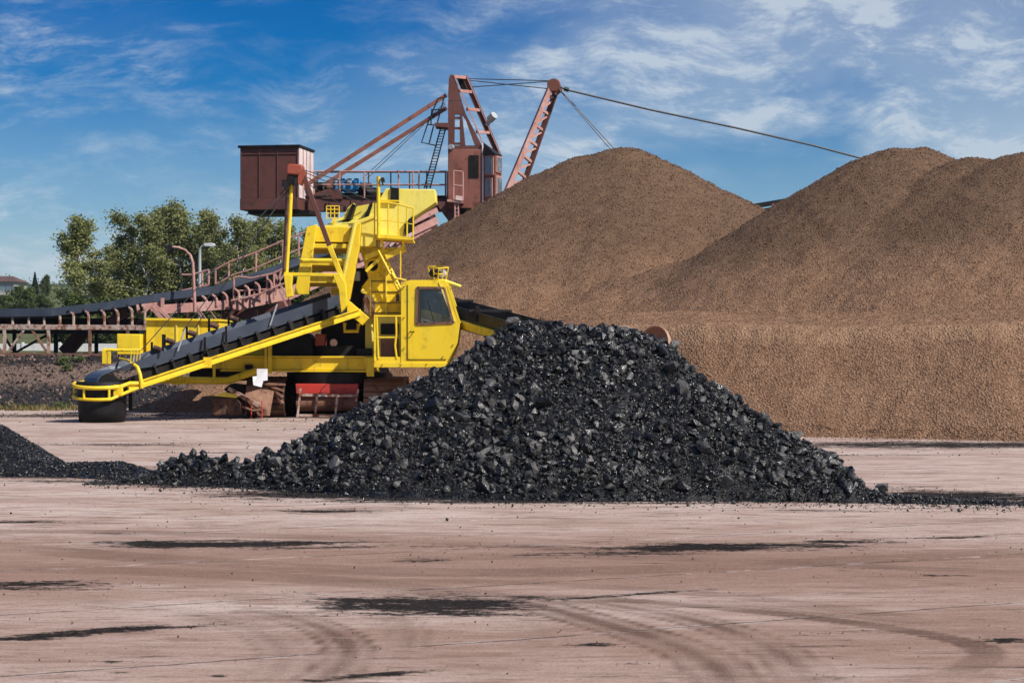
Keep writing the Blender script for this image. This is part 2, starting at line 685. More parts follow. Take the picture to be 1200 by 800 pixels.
def make_ground():
    xs_c = lin(-7, 7, .055)
    xr = grow(7, 900, .055, 1.08)
    xs = np.concatenate([-xr[::-1], xs_c, xr])
    ys = np.concatenate([-grow(0, 60, 1.0, 1.25)[::-1], lin(0, 10.5, 1.5), lin(10.6, 24, .045), grow(24, 70, .045, 1.022), grow(72, 1600, 2.0, 1.2)])
    V, Q = grid(xs, ys, lambda X, Y: 0 * X)
    X, Y = V[:, 0], V[:, 1]
    V[:, 2] = .012 * fbm(X * .35, Y * .35, 3, 3)
    dust = np.zeros(len(V))
    for px, py, hw, hh, s, tilt in PATCHES:
        x0, y0 = gpt(px, py)
        rx = hw / F * y0
        ry = (gpt(px, py - hh)[1] - gpt(px, py + hh)[1]) / 2
        d = ((X - x0) / rx) ** 2 + ((Y - y0 - tilt * (X - x0)) / ry) ** 2
        dust = np.maximum(dust, s * np.exp(-d * 1.1))
    # brown dirt, and tyre tracks
    brown = .36 * sstep(26, 18, Y) + .42 * np.exp(-((Y - 17.6) / 1.7) ** 2) + .16 * sstep(-1, 4, X) * sstep(22, 17, Y) + .30 * fbm(X * .12, Y * .45, 9, 4)
    track = np.zeros(len(V))
    near = np.where((Y > 10) & (Y < 26) & (np.abs(X) < 9))[0]
    xn, yn = X[near], Y[near]

    def poly(pts, half, amp, lug):
        g = np.array([gpt(*p) for p in pts])
        # smooth the control line
        t = np.linspace(0, 1, len(g))
        tt = np.linspace(0, 1, 60)
        cs = np.polyfit(t, g[:, 0], min(4, len(g) - 1)), np.polyfit(t, g[:, 1], min(4, len(g) - 1))
        q = np.stack([np.polyval(cs[0], tt), np.polyval(cs[1], tt)], -1)
        best = np.full(len(near), 9.)
        side = np.zeros(len(near))
        al = np.zeros(len(near))
        L = 0
        for a, b in zip(q[:-1], q[1:]):
            e = b - a
            l = np.hypot(*e)
            u = np.clip(((xn - a[0]) * e[0] + (yn - a[1]) * e[1]) / l ** 2, 0, 1)
            dx, dy = xn - a[0] - u * e[0], yn - a[1] - u * e[1]
            d = np.hypot(dx, dy)
            m = d < best
            best = np.where(m, d, best)
            side = np.where(m, np.sign(dx * e[1] - dy * e[0]) * d, side)
            al = np.where(m, L + u * l, al)
            L += l
        prof = sstep(half, half * .84, best)
        stripes = .62 + .38 * np.cos(side / half * 3.14159 * 2.0) if lug else 1
        fade = sstep(0, 1.2, al) * sstep(L, L - 1.2, al)
        return amp * prof * stripes * (.75 + .8 * fbm(xn * 1.5, yn * 1.5, 5, 3)) * (.35 + .65 * fade)
    tr = np.zeros(len(near))
    for pts, half, amp, lug in [
        ([(300, 716), (360, 728), (398, 746), (410, 765), (395, 785), (360, 806)], .20, 1.5, 1),
        ([(600, 700), (680, 722), (760, 745), (820, 768), (860, 806)], .26, 1.7, 1),
        ([(660, 700), (760, 715), (860, 740), (930, 775), (960, 806)], .22, 1.2, 1),
        ([(640, 698), (800, 708), (950, 722), (1060, 738), (1130, 752), (1160, 766), (1130, 784)], .13, 1.2, 0),
        ([(380, 690), (520, 680), (760, 690), (980, 712), (1200, 750)], .16, .4, 0),
        ([(-20, 668), (250, 672), (500, 690), (640, 712)], .3, .6, 0),
        ([(480, 655), (700, 652), (950, 660), (1220, 672)], .22, .6, 0),
        ([(-20, 640), (200, 655), (420, 668), (700, 668), (1220, 645)], .35, .5, 0),
        ([(-20, 622), (300, 627), (640, 640), (900, 655)], .25, .5, 0),
        ([(440, 690), (470, 720), (480, 750), (450, 790)], .16, .55, 1),
        ([(-20, 700), (120, 706), (240, 722), (320, 748), (330, 780), (290, 806)], .2, .5, 1),
        ([(760, 700), (900, 712), (1060, 728), (1220, 735)], .2, .7, 1),
        ([(500, 705), (600, 722), (640, 745), (600, 775), (540, 800)], .2, .4, 1)]:
        tr = np.maximum(tr, poly(pts, half, amp, lug))
    track[near] = tr

    m = Mat('dusty_concrete', .9, .0)
    a = m.noise(.6, 6, .65, stretch=(.6, 1.3, 1))
    c = m.mix(m.ss(a, .35, .68), (.49, .39, .345), (.355, .255, .212))
    b = m.noise(1.5, 9, .70, stretch=(.45, 1.7, 1), dist=.4)
    c = m.mix(m.ss(b, .52, .72, 0, .45), c, (.53, .44, .395))
    b2 = m.noise(2.2, 10, .74, stretch=(.42, 1.9, 1), rotz=.12, dist=.5)
    c = m.mix(m.ss(b2, .48, .64, 0, .8), c, (.20, .130, .105))
    br = m.attr('brown')
    c = m.mix(m.ss(m.math('ADD', br, m.math('MULTIPLY', m.math('SUBTRACT', b, .5), .9)), .1, .75, 0, .9), c, (.240, .148, .115))
    tk = m.attr('track')
    c = m.mix(m.math('MULTIPLY', m.math('MINIMUM', tk, 1.), .85), c, (.105, .064, .050))
    # fine speckle
    sp = m.noise(22, 4, .7)
    c = m.mix(m.ss(sp, .54, .70, 0, .65), c, (.16, .11, .09))
    s3 = m.noise(48, 3, .7)
    c = m.mix(m.ss(s3, .56, .68, 0, .6), c, (.13, .09, .075))
    c = m.mix(m.ss(s3, .42, .32, 0, .45), c, (.55, .45, .40))
    # hairline scrapes
    hs = m.noise(5, 9, .78, stretch=(.42, 2.4, 1), rotz=-.06)
    c = m.mix(m.ss(hs, .53, .64, 0, .75), c, (.13, .085, .070))
    c = m.mix(m.ss(hs, .44, .32, 0, .5), c, (.50, .41, .365))
    # coal dust smears
    du = m.attr('dust')
    st = m.noise(2.0, 10, .76, stretch=(.5, 1.7, 1))
    fi = m.noise(13, 8, .8, stretch=(.7, 1.4, 1))
    e = m.math('ADD', m.math('MULTIPLY', m.math('SUBTRACT', st, .5), 2.3), m.math('MULTIPLY', m.math('SUBTRACT', fi, .5), 1.9))
    dk = m.math('ADD', m.math('MULTIPLY', du, .85), m.math('MULTIPLY', e, m.ss(du, .0, .25)))
    c = m.mix(m.ss(dk, .38, .60, 0, .97), c, m.mix(m.ss(sp, .4, .7), (.009, .009, .010), (.03, .028, .028)))
    # thin stray streaks of coal dust
    s2 = m.noise(1.5, 12, .78, stretch=(.38, 2.8, 1), rotz=.10)
    c = m.mix(m.ss(s2, .582, .65, 0, .88), c, (.045, .035, .032))
    # slab joints, 2.75 m apart
    mp = m.n.new('ShaderNodeMapping')
    mp.inputs['Rotation'].default_value = (0, 0, R(-26.2))
    m.l.new(m.pos(), mp.inputs['Vector'])
    wob = m.noise(1.3, 5, .7)
    sxyz = m.n.new('ShaderNodeSeparateXYZ')
    m.l.new(mp.outputs[0], sxyz.inputs[0])
    yy = m.math('ADD', sxyz.outputs['Y'], m.math('MULTIPLY', m.math('SUBTRACT', wob, .5), .10))
    fr = m.math('FRACT', m.math('DIVIDE', m.math('ADD', yy, 2.75 * 40 - 13.55 + .18), 2.75))
    dist = m.math('ABSOLUTE', m.math('SUBTRACT', fr, .5))
    jm = m.math('MULTIPLY', m.ss(dist, .0045, .0085, 1, 0), m.ss(m.noise(.8, 5, .7), .36, .52))
    edge = m.math('MULTIPLY', m.ss(dist, .010, .017, 1, 0), m.ss(m.noise(2.2, 6, .75), .47, .60))
    c = m.mix(m.math('MULTIPLY', edge, .6), c, (.56, .48, .44))
    c = m.mix(m.math('MULTIPLY', jm, .85), c, (.045, .036, .033))
    m.color(c)
    h = m.math('ADD', m.math('MULTIPLY', fi, .6), m.math('ADD', m.math('MULTIPLY', sp, .5), m.math('MULTIPLY', tk, .5)))
    m.bump(h, .02, .5)
    o = arr_mesh('ground', V, None, m.m, attrs={'dust': dust, 'brown': brown, 'track': track}, Q=Q, smooth=[True] * len(Q))
    tag(o, kind='structure')


make_ground()


# ------------------------------------------------------------------ terrain behind the yard
def bank_h(X, Y):
    y0 = 58.6 + 1.2 * vnoise(X * .15, X * 0, 4)
    t = Y - y0
    h = -.06 + .07 * fbm(X * 2.2, Y * 2.2, 12, 3) * sstep(0, 1, t) + .55 * sstep(-.2, 2.6, t) + 1.0 * sstep(2.2, 7.2, t)
    h = h + .16 * fbm(X * .5, Y * .5, 11, 4) * sstep(0, 2, t)
    far = sstep(110, 420, Y) * 11 + sstep(500, 1250, Y) * (27 + 14 * vnoise(X * .004 + 3.3, Y * .0, 8))
    return h + far + sstep(90, 200, Y) * 1.4 * fbm(X * .03, Y * .03, 21, 3)


def make_bank():
    xs = np.concatenate([-grow(30, 700, .8, 1.15)[::-1], lin(-30, 30, .3), grow(30, 700, .8, 1.15)])
    ys = np.concatenate([lin(57.6, 68, .16), grow(68, 1500, .3, 1.09)])
    V, Q = grid(xs, ys, bank_h)
    m = Mat('bank_dirt', .95, .2)
    sx = m.n.new('ShaderNodeSeparateXYZ')
    m.l.new(m.pos(), sx.inputs[0])
    z, y = sx.outputs['Z'], sx.outputs['Y']
    n1 = m.noise(.9, 6, .65)
    n2 = m.noise(5, 6, .7)
    c = m.mix(m.ss(n2, .35, .7), (.18, .125, .10), (.105, .07, .058))
    zz = m.math('ADD', z, m.math('MULTIPLY', m.math('SUBTRACT', n1, .5), .9))
    c = m.mix(m.ss(zz, .78, .5), c, (.022, .022, .026))
    c = m.mix(m.ss(zz, 1.15, 1.35), c, (.020, .018, .019))
    gr = m.mix(m.ss(m.noise(.12, 5, .6), .4, .65), (.07, .09, .035), (.12, .12, .055))
    c = m.mix(m.ss(y, 72, 90), c, gr)
    c = m.mix(m.ss(y, 400, 700), c, (.035, .055, .03))
    m.color(c)
    m.bump(n2, .12, .8)
    o = arr_mesh('terrain', V, None, m.m, Q=Q, smooth=[True] * len(Q))
    tag(o, kind='structure')


make_bank()


# ------------------------------------------------------------------ gravel heaps
PEB = [chunk(100 + i, 9, (1, .8, .7), .3) for i in range(8)]


def cone(X, Y, ax, ay, az, m, r):
    d = np.hypot(X - ax, Y - ay)
    return az - m * (np.sqrt(d * d + r * r) - r * .85)


def smax(a, b, k):
    h = np.clip(.5 + .5 * (a - b) / k, 0, 1)
    return b * (1 - h) + a * h + k * h * (1 - h) * .5


def apex(px, py, D):
    p = P(px, py, D)
    return p.x, D, p.z


FOOT = np.array([(40, 33.), (14, 38.3), (10.3, 39.9), (5.95, 42.0), (4.3, 42.8), (2.6, 43.9), (1.6, 46.), (.4, 51.), (-.8, 55.2), (-3.0, 57.5), (-9, 60), (-14, 66)])


def foot_y(X):
    o = np.argsort(FOOT[:, 0])
    return np.interp(X, FOOT[o, 0], FOOT[o, 1])


def h_right(X, Y):
    n = .35 * fbm(X * .22, Y * .22, 31, 3)
    h = cone(X, Y, *apex(1056, 170, 60), .63, 1.2)
    h = smax(h, cone(X, Y, *apex(1078, 172, 61), .63, .9), .3)
    h = smax(h, cone(X, Y, *apex(1141, 180, 58), .61, .9), .12)
    h = smax(h, cone(X, Y, *apex(1194, 178, 56.8), .61, .9), .12)
    h = smax(h, cone(X, Y, *apex(1256, 181, 56), .61, .9), .12)
    h = smax(h, cone(X, Y, *apex(1318, 173, 57), .58, 1.1), .05)
    h = smax(h, cone(X, Y, *apex(790, 305, 61), .50, 2.0), .8)
    # shallow gullies between the tipped lobes
    h = h + .16 * fbm(X * .8 + Y * .12, Y * .10, 37, 3) * sstep(2.4, 4.5, h)
    h = h + n * .4
    bench = 2.30 + .10 * fbm(X * .45, Y * 0, 41, 3) + .10 * np.clip(Y - foot_y(X) - 2.3, 0, 4)
    bench = np.where(X > .8, bench, -3)
    h = smax(h, bench, .12)
    d = (Y - foot_y(X) + .25 * fbm(X * .7, X * 0, 6, 2)) * .9
    cut = .95 * d
    h = -smax(-h, -cut, .06)
    back = (76 - Y) * .6
    h = np.minimum(h, back)
    h = h + .05 * fbm(X * 1.3, Y * 1.3, 51, 3) + .05 * fbm(X * 5, Y * 5, 52, 2)
    return np.maximum(h, -.4)


def h_left(X, Y):
    h = cone(X, Y, *apex(722, 171, 70), .575, 1.7)
    h = smax(h, cone(X, Y, *apex(238, 450, 58), .42, .6), .3)
    h = smax(h, cone(X, Y, *apex(300, 425, 59), .50, .6), .4)
    h = h + .14 * fbm(X * .22, Y * .22, 33, 3) + .14 * fbm(X * .7 - Y * .1, Y * .10, 38, 3)
    # slight groove down the right flank
    h = h + .05 * fbm(X * 1.3, Y * 1.3, 61, 3) + .05 * fbm(X * 5, Y * 5, 62, 2)
    return np.maximum(h, -.4)


def heap(name, hf, xr, yr, step, npeb, label, size=(.013, .031)):
    xs, ys = lin(xr[0], xr[1], step), lin(yr[0], yr[1], step)
    V, Q = grid(xs, ys, hf)
    z = V[:, 2]
    keep = (z[Q].max(1) > -.35)
    Q = Q[keep]
    # pebbles on the slopes, thinning out onto the yard at the foot
    px = rng.uniform(*xr, npeb)
    py = yr[0] + (yr[1] - yr[0]) * rng.random(npeb) ** 1.35
    e = .15
    pz = hf(px, py)
    gy = (hf(px, py + e) - pz) / e
    ok = (pz > 0) & (gy > -.35)
    px, py, pz = px[ok], py[ok], pz[ok]
    if hf is h_right:
        k = 5200
        sx = rng.uniform(1.5, 16, k)
        sy = foot_y(sx) + .25 - rng.exponential(.28, k)
        px, py, pz = np.r_[px, sx], np.r_[py, sy], np.r_[pz, np.maximum(hf(sx, sy), 0)]
    sz = rng.uniform(size[0], size[1], len(px)) * (py / 50)
    tone = np.clip(rng.normal(.46, .21, len(px)), 0.03, 1)
    pv, pt, pk = scatter(PEB, np.stack([px, py, pz + sz * .2], -1), sz, tone)
    T = q2t(Q)
    base = len(V)
    allV = np.vstack([V, pv])
    allT = np.vstack([T, pt + base])
    tn = np.concatenate([np.full(base, .32), pk])
    wt = sstep(1.6, 6.5, allV[:, 2])
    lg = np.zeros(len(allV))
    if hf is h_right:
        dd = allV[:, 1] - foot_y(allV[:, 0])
        lg = sstep(2.2, 2.45, dd) * sstep(3.5, 2.7, dd) * (allV[:, 2] < 3.2) * (allV[:, 0] > .5)  # mask of the painted sunlit strip along the bench edge
        wt = np.maximum(wt, .10 * sstep(2.6, 4.5, dd))
    sm = np.concatenate([np.ones(len(T), bool), np.zeros(len(pt), bool)])
    c = (float((xr[0] + xr[1]) / 2), float((yr[0] + yr[1]) / 2), 0.)
    o = arr_mesh(name, allV, allT, GRAVEL, smooth=sm, attrs={'tone': tn, 'weather': wt, 'sunlit_ledge': lg}, loc=c)
    return tag(o, label, 'gravel heap')


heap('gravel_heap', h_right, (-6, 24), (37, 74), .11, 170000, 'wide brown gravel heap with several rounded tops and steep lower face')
heap('gravel_heap', h_left, (-14, 21.5), (53, 86), .13, 120000, 'single-peaked brown gravel heap behind the yellow machine')

# ------------------------------------------------------------------ coal
CH = [chunk(i, 16, (1, .82, .68), .38) for i in range(14)]
CHS = [chunk(40 + i, 10, (1, .8, .65), .35) for i in range(10)]

SIL = np.array([(120, 566), (150, 561), (170, 557), (186, 549), (200, 541), (225, 537), (240, 541), (268, 545), (290, 544), (303, 541), (314, 528), (340, 516), (360, 505), (385, 491),
                (420, 477), (450, 463), (470, 454), (500, 439), (520, 428), (545, 413), (575, 396), (592, 383), (603, 376), (640, 381), (665, 385), (690, 387), (740, 387),
                (770, 398), (790, 408), (808, 424), (815, 432), (850, 455), (890, 481), (930, 508), (960, 529), (980, 541), (1000, 561), (1012, 571), (1030, 578), (1060, 582), (1120, 585), (1190, 589), (1230, 592)], float)
FRT = np.array([(120, 567), (180, 566), (260, 570), (330, 574), (420, 579), (520, 582), (650, 584), (800, 586), (950, 588), (1060, 589), (1230, 592)], float)
_px = np.linspace(120, 1230, 500)
_s, _f = np.interp(_px, SIL[:, 0], SIL[:, 1]), np.interp(_px, FRT[:, 0], FRT[:, 1])
M_ = .72
_yf = F * CAMH / (_f - 400)
_k = (_s - 400) / F
_H = np.maximum((CAMH - _k * _yf) / (1 + _k / M_), .0)
_H = np.where(_H > .5, _H - .07 + .08 * np.exp(-((_px - 735) / 75.) ** 2), _H)
_yc = _yf + _H / M_
_x = (_px - 600) / F * _yc


def h_coal(X, Y):
    H = np.interp(X, _x, _H)
    yc = np.interp(X, _x, _yc)
    d = np.abs(Y - yc)
    r = .12 + .10 * H
    h = H - M_ * (np.sqrt(d * d + r * r) - r)
    h = h + np.minimum(H, .6) * (.20 * fbm(X * 1.1, Y * 1.1, 71, 3) + .10 * fbm(X * 3.1, Y * 3.1, 72, 3))
    # dragged fines: small benches on the face
    h = np.where((X < _x[0] + .2) | (X > _x[-1] - .1), -.2, h)
    return h


def coal_pile():
    xs, ys = lin(-6.2, 6.9, .05), lin(24.0, 33.0, .05)
    V, Q = grid(xs, ys, h_coal)
    V[:, 2] += .03 * fbm(V[:, 0] * 9, V[:, 1] * 9, 75, 3)
    Q = Q[V[:, 2][Q].max(1) > -.03]
    T = q2t(Q)
    parts = [(V, T, np.full(len(V), .12), np.ones(len(T), bool))]
    base = len(V)

    def layer(n, lo, hi, power, thr, protos, clump):
        nonlocal base
        x = rng.uniform(-6.0, 6.8, n)
        yc = np.interp(x, _x, _yc)
        y = yc + rng.uniform(-3.6, 2.2, n)
        h = h_coal(x, y)
        keep = (h > .0) & (fbm(x * clump, y * clump + h * clump, 81, 3) + rng.random(n) * .5 > thr)
        x, y, h = x[keep], y[keep], h[keep]
        s = lo + (hi - lo) * rng.random(len(x)) ** power
        s *= np.clip(.45 + h / .5, .45, 1.)
        t = np.clip(rng.beta(1.6, 3.2, len(x)) * 1.15, 0, 1)
        v, tt, k = scatter(protos, np.stack([x, y, h + s * .22], -1), s, t)
        parts.append((v, tt + base, k, np.zeros(len(tt), bool)))
        base += len(v)
    layer(24000, .032, .125, 3.4, .14, CH, .9)
    layer(110000, .011, .042, 1.8, -.12, CHS, 1.3)
    # fines washed down to the foot
    n = 26000
    x = rng.uniform(-6.0, 6.8, n)
    yf_ = np.interp(x, _x, _yf)
    y = yf_ + rng.exponential(.35, n) - .12
    h = np.maximum(h_coal(x, y), 0)
    s = .006 + .016 * rng.random(n) ** 2
    v, tt, k = scatter(CHS, np.stack([x, y, h + s * .4], -1), s, np.clip(rng.beta(1.6, 3, n), 0, 1))
    parts.append((v, tt + base, k, np.zeros(len(tt), bool)))
    base += len(v)
    # crumbs scattered on the slab in front of and beside the pile
    n = 5200
    px = rng.uniform(110, 1240, n)
    x0 = (px - 600) / F
    yf = np.interp(px, _px, _yf)
    y = yf - rng.exponential(.42, n) + .1
    x = x0 * y
    s = .006 + .02 * rng.random(n) ** 3
    v, tt, k = scatter(CHS, np.stack([x, y, s * .4], -1), s, rng.random(n) * .5)
    parts.append((v, tt + base, k, np.zeros(len(tt), bool)))
    base += len(v)
    o = arr_mesh('coal_pile', np.vstack([p[0] for p in parts]), np.vstack([p[1] for p in parts]), COAL,
                 smooth=np.concatenate([p[3] for p in parts]), attrs={'tone': np.concatenate([p[2] for p in parts])}, loc=(0.5, 28, 0))
    tag(o, 'tall pile of glossy black coal rubble in the middle of the yard', 'coal pile', kind='stuff')


coal_pile()


def coal_lumps():
    protos = []
    for i in range(14):
        v, t = chunk(300 + i, 20, (1, .84, .72), .34)
        me = bpy.data.meshes.new('coal_lump')
        me.from_pydata([tuple(x) for x in v], [], [tuple(int(j) for j in f) for f in t])
        me.materials.append(COALO)
        protos.append(me)
    cnt = 0
    placed = []

    def put(x, y, z, s, label, group):
        nonlocal cnt
        o = bpy.data.objects.new('coal_lump', protos[cnt % 14])
        r = random.Random(cnt)
        k = r.uniform(.8, 1.15)
        o.location = (x, y, z)
        o.rotation_euler = (r.uniform(0, 6.28), r.uniform(0, 6.28), r.uniform(0, 6.28))
        o.scale = (s * k, s / k, s * r.uniform(.8, 1.0))
        link(o)
        tag(o, label, 'coal lump', group)
        cnt += 1
    r = random.Random(5)
    tries = 0
    while cnt < 225 and tries < 9000:
        tries += 1
        px = r.uniform(300, 1010)
        x = (px - 600) / F * 26.6
        yc = float(np.interp(x, _x, _yc))
        Hc = float(np.interp(x, _x, _H))
        y = yc - r.uniform(-.12, Hc / M_ + .12)
        h = float(h_coal(np.array([x]), np.array([y]))[0])
        if h < .03:
            continue
        s = .068 + .10 * r.random() ** 3.0
        if any((x - a) ** 2 + (y - b) ** 2 + (h - c) ** 2 < (s + d) ** 2 * 1.3 for a, b, c, d in placed):
            continue
        placed.append((x, y, h, s))
        up = h / max(Hc, .1)
        if Hc > 1.5 and up > .86:
            z = ('big coal lump on the crest of the tall pile', 'coal lumps on the crest')
        elif h < .42:
            z = ('big coal lump low at the foot of the tall pile', 'coal lumps at the foot of the pile')
        elif px < 500:
            z = ('big coal lump on the low left shoulder of the tall pile', 'coal lumps on the left shoulder')
        elif px > 800:
            z = ('big coal lump on the steep right flank of the tall pile', 'coal lumps on the right flank')
        else:
            z = ('big coal lump part way up the front face of the tall pile', 'coal lumps on the front face')
        put(x, y, h + s * .25, s, *z)
    # row of loose lumps leading away to the left
    for px, py, s in [(190, 553, .11), (202, 545, .12), (215, 553, .13), (226, 543, .13), (237, 548, .15), (251, 556, .12), (263, 550, .13), (276, 552, .14), (290, 550, .13), (301, 553, .12),
                      (208, 562, .09), (222, 563, .10), (245, 565, .09), (268, 565, .10), (285, 566, .10), (305, 566, .11), (316, 536, .14), (327, 524, .10), (232, 558, .10), (255, 563, .08), (295, 560, .11)]:
        x, D = (px - 600) / F * 28.3, 28.3
        h = float(h_coal(np.array([x]), np.array([D]))[0])
        fy = F * CAMH / (float(np.interp(px, FRT[:, 0], FRT[:, 1])) - 400)
        y = fy + (570 - py) / 30 * .6
        h = max(0., float(h_coal(np.array([x]), np.array([y]))[0]))
        put((px - 600) / F * y, y, h + s * .45, s * .8, 'coal lump in the low row trailing off the pile to the left', 'coal lumps trailing to the left')
    for px, py, s, lab in [(988, 556, .15, 'upright coal lump at the right end of the pile, nearer of two to the slope'),
                           (1033, 571, .13, 'dark coal lump standing alone just right of the pile'),
                           (1019, 577, .07, 'small coal lump beside the lone one just right of the pile'),
                           (1052, 579, .06, 'small coal lump on the dust streak right of the lone lump'),
                           (1124, 598, .035, 'tiny coal lump lying alone on the concrete right of the pile'),
                           (187, 564, .06, 'small coal lump lying at the far left tip of the lump row'),
                           (164, 560, .08, 'pointed coal lump lying left of the lump row'),
                           (188, 574, .035, 'flat coal crumb alone on bare concrete below the lump row'),
                           (524, 608, .03, 'small coal crumb alone on pale concrete in front of the pile'),
                           (860, 588, .045, 'small coal lump just in front of the right part of the pile'),
                           (807, 591, .04, 'coal crumb just in front of the middle of the pile')]:
        D = F * CAMH / (py + s * 60 - 400)
        put((px - 600) / F * D, D, s * .55, s, lab, None)


coal_lumps()


def fine_pile():
    c = P(-75, 470, 31.2)
    def hf(X, Y):
        d = np.hypot((X - c.x), (Y - 31.2))
        h = 1.12 - .66 * (np.sqrt(d * d + .4) - .5)
        t = np.interp(X, [-9.2, -7.6, -6.9, -6.2, -5.9, -5.3, -4.9], [.45, .30, .15, .19, .21, .08, -.02])
        yc = np.interp(X, [-9, -7.4, -5.0], [31.0, 30.4, 29.3])
        tail = t - .33 * np.maximum(np.abs(Y - yc) - .15, 0)
        h = smax(h, tail, .25)
        return h + .03 * fbm(X * 2.5, Y * 2.5, 91, 3) - .01
    xs, ys = lin(-13.5, -4.7, .05), lin(28.0, 35, .05)
    V, Q = grid(xs, ys, hf)
    Q = Q[V[:, 2][Q].max(1) > -.02]
    n = 42000
    x, y = rng.uniform(-11.5, -4.7, n), rng.uniform(28.0, 33, n)
    h = hf(x, y)
    k = (h > -.01)
    x, y, h = x[k], y[k], h[k]
    s = .010 + .026 * rng.random(len(x)) ** 2.5
    pv, pt, pk = scatter(CHS, np.stack([x, y, np.maximum(h, 0) + s * .2], -1), s, np.clip(rng.beta(1.5, 3, len(x)), 0, 1))
    T = q2t(Q)
    o = arr_mesh('coal_pile', np.vstack([V, pv]), np.vstack([T, pt + len(V)]), COAL,
                 smooth=np.concatenate([np.ones(len(T), bool), np.zeros(len(pt), bool)]),
                 attrs={'tone': np.concatenate([np.full(len(V), .1), pk])}, loc=(-9.5, 31, 0))
    tag(o, 'low pile of fine-grained coal cut off by the left edge of the photo', 'coal pile', kind='stuff')


fine_pile()


def crumbs():
    n = 1500
    py = 590 + 200 * rng.random(n) ** 1.6
    py[: n // 3] = rng.uniform(492, 575, n // 3)
    px = rng.uniform(-40, 1240, n)
    D = F * CAMH / (py - 400)
    s = (.004 + .016 * rng.random(n) ** 5) * (D / 22)
    X, Y, Sz = [(px - 600) / F * D], [D], [s]
    for qx, qy, hw, hh, st, tilt in PATCHES:
        x0, y0 = gpt(qx, qy)
        rx = hw / F * y0
        ry = (gpt(qx, qy - hh)[1] - gpt(qx, qy + hh)[1]) / 2
        k = int(min(900, 170 * rx * ry * st ** 2 + 30))
        gx, gy = rng.normal(0, .62, k) * rx, rng.normal(0, .62, k) * ry
        X.append(x0 + gx)
        Y.append(y0 + gy + tilt * gx)
        Sz.append((.003 + .011 * rng.random(k) ** 4) * (y0 / 20))
    X, Y, s = np.concatenate(X), np.concatenate(Y), np.concatenate(Sz)
    v, t, k = scatter(CHS, np.stack([X, Y, s * .45], -1), s, rng.random(len(s)) * .7)
    o = arr_mesh('coal_crumbs', v, t, COAL, smooth=np.zeros(len(t), bool), attrs={'tone': k}, loc=(0, 22, 0))
    tag(o, 'tiny coal crumbs strewn thinly over the concrete yard', 'coal crumbs', kind='stuff')


crumbs()


# ------------------------------------------------------------------ railings and small shared builders
def railing(parent, base, height, mat, n_rails=2, r=.028, posts=None, name='railing'):
    """rails on a polyline of foot points; posts at the listed indexes"""
    up = Vector((0, 0, 1))
    m = MB()
    for k in range(n_rails):
        hh = height * (k + 1) / n_rails
        m.tube([Vector(p) + up * hh for p in base], r, 6)
    o = m.build(name, mat, parent)
    for i in (posts if posts is not None else range(len(base))):
        p = Vector(base[i])
        MB().tube([p, p + up * height], r, 6).build('railing_post', mat, o)
    return o


def lerp_pts(a, b, n):
    a, b = Vector(a), Vector(b)
    return [a.lerp(b, i / (n - 1)) for i in range(n)]


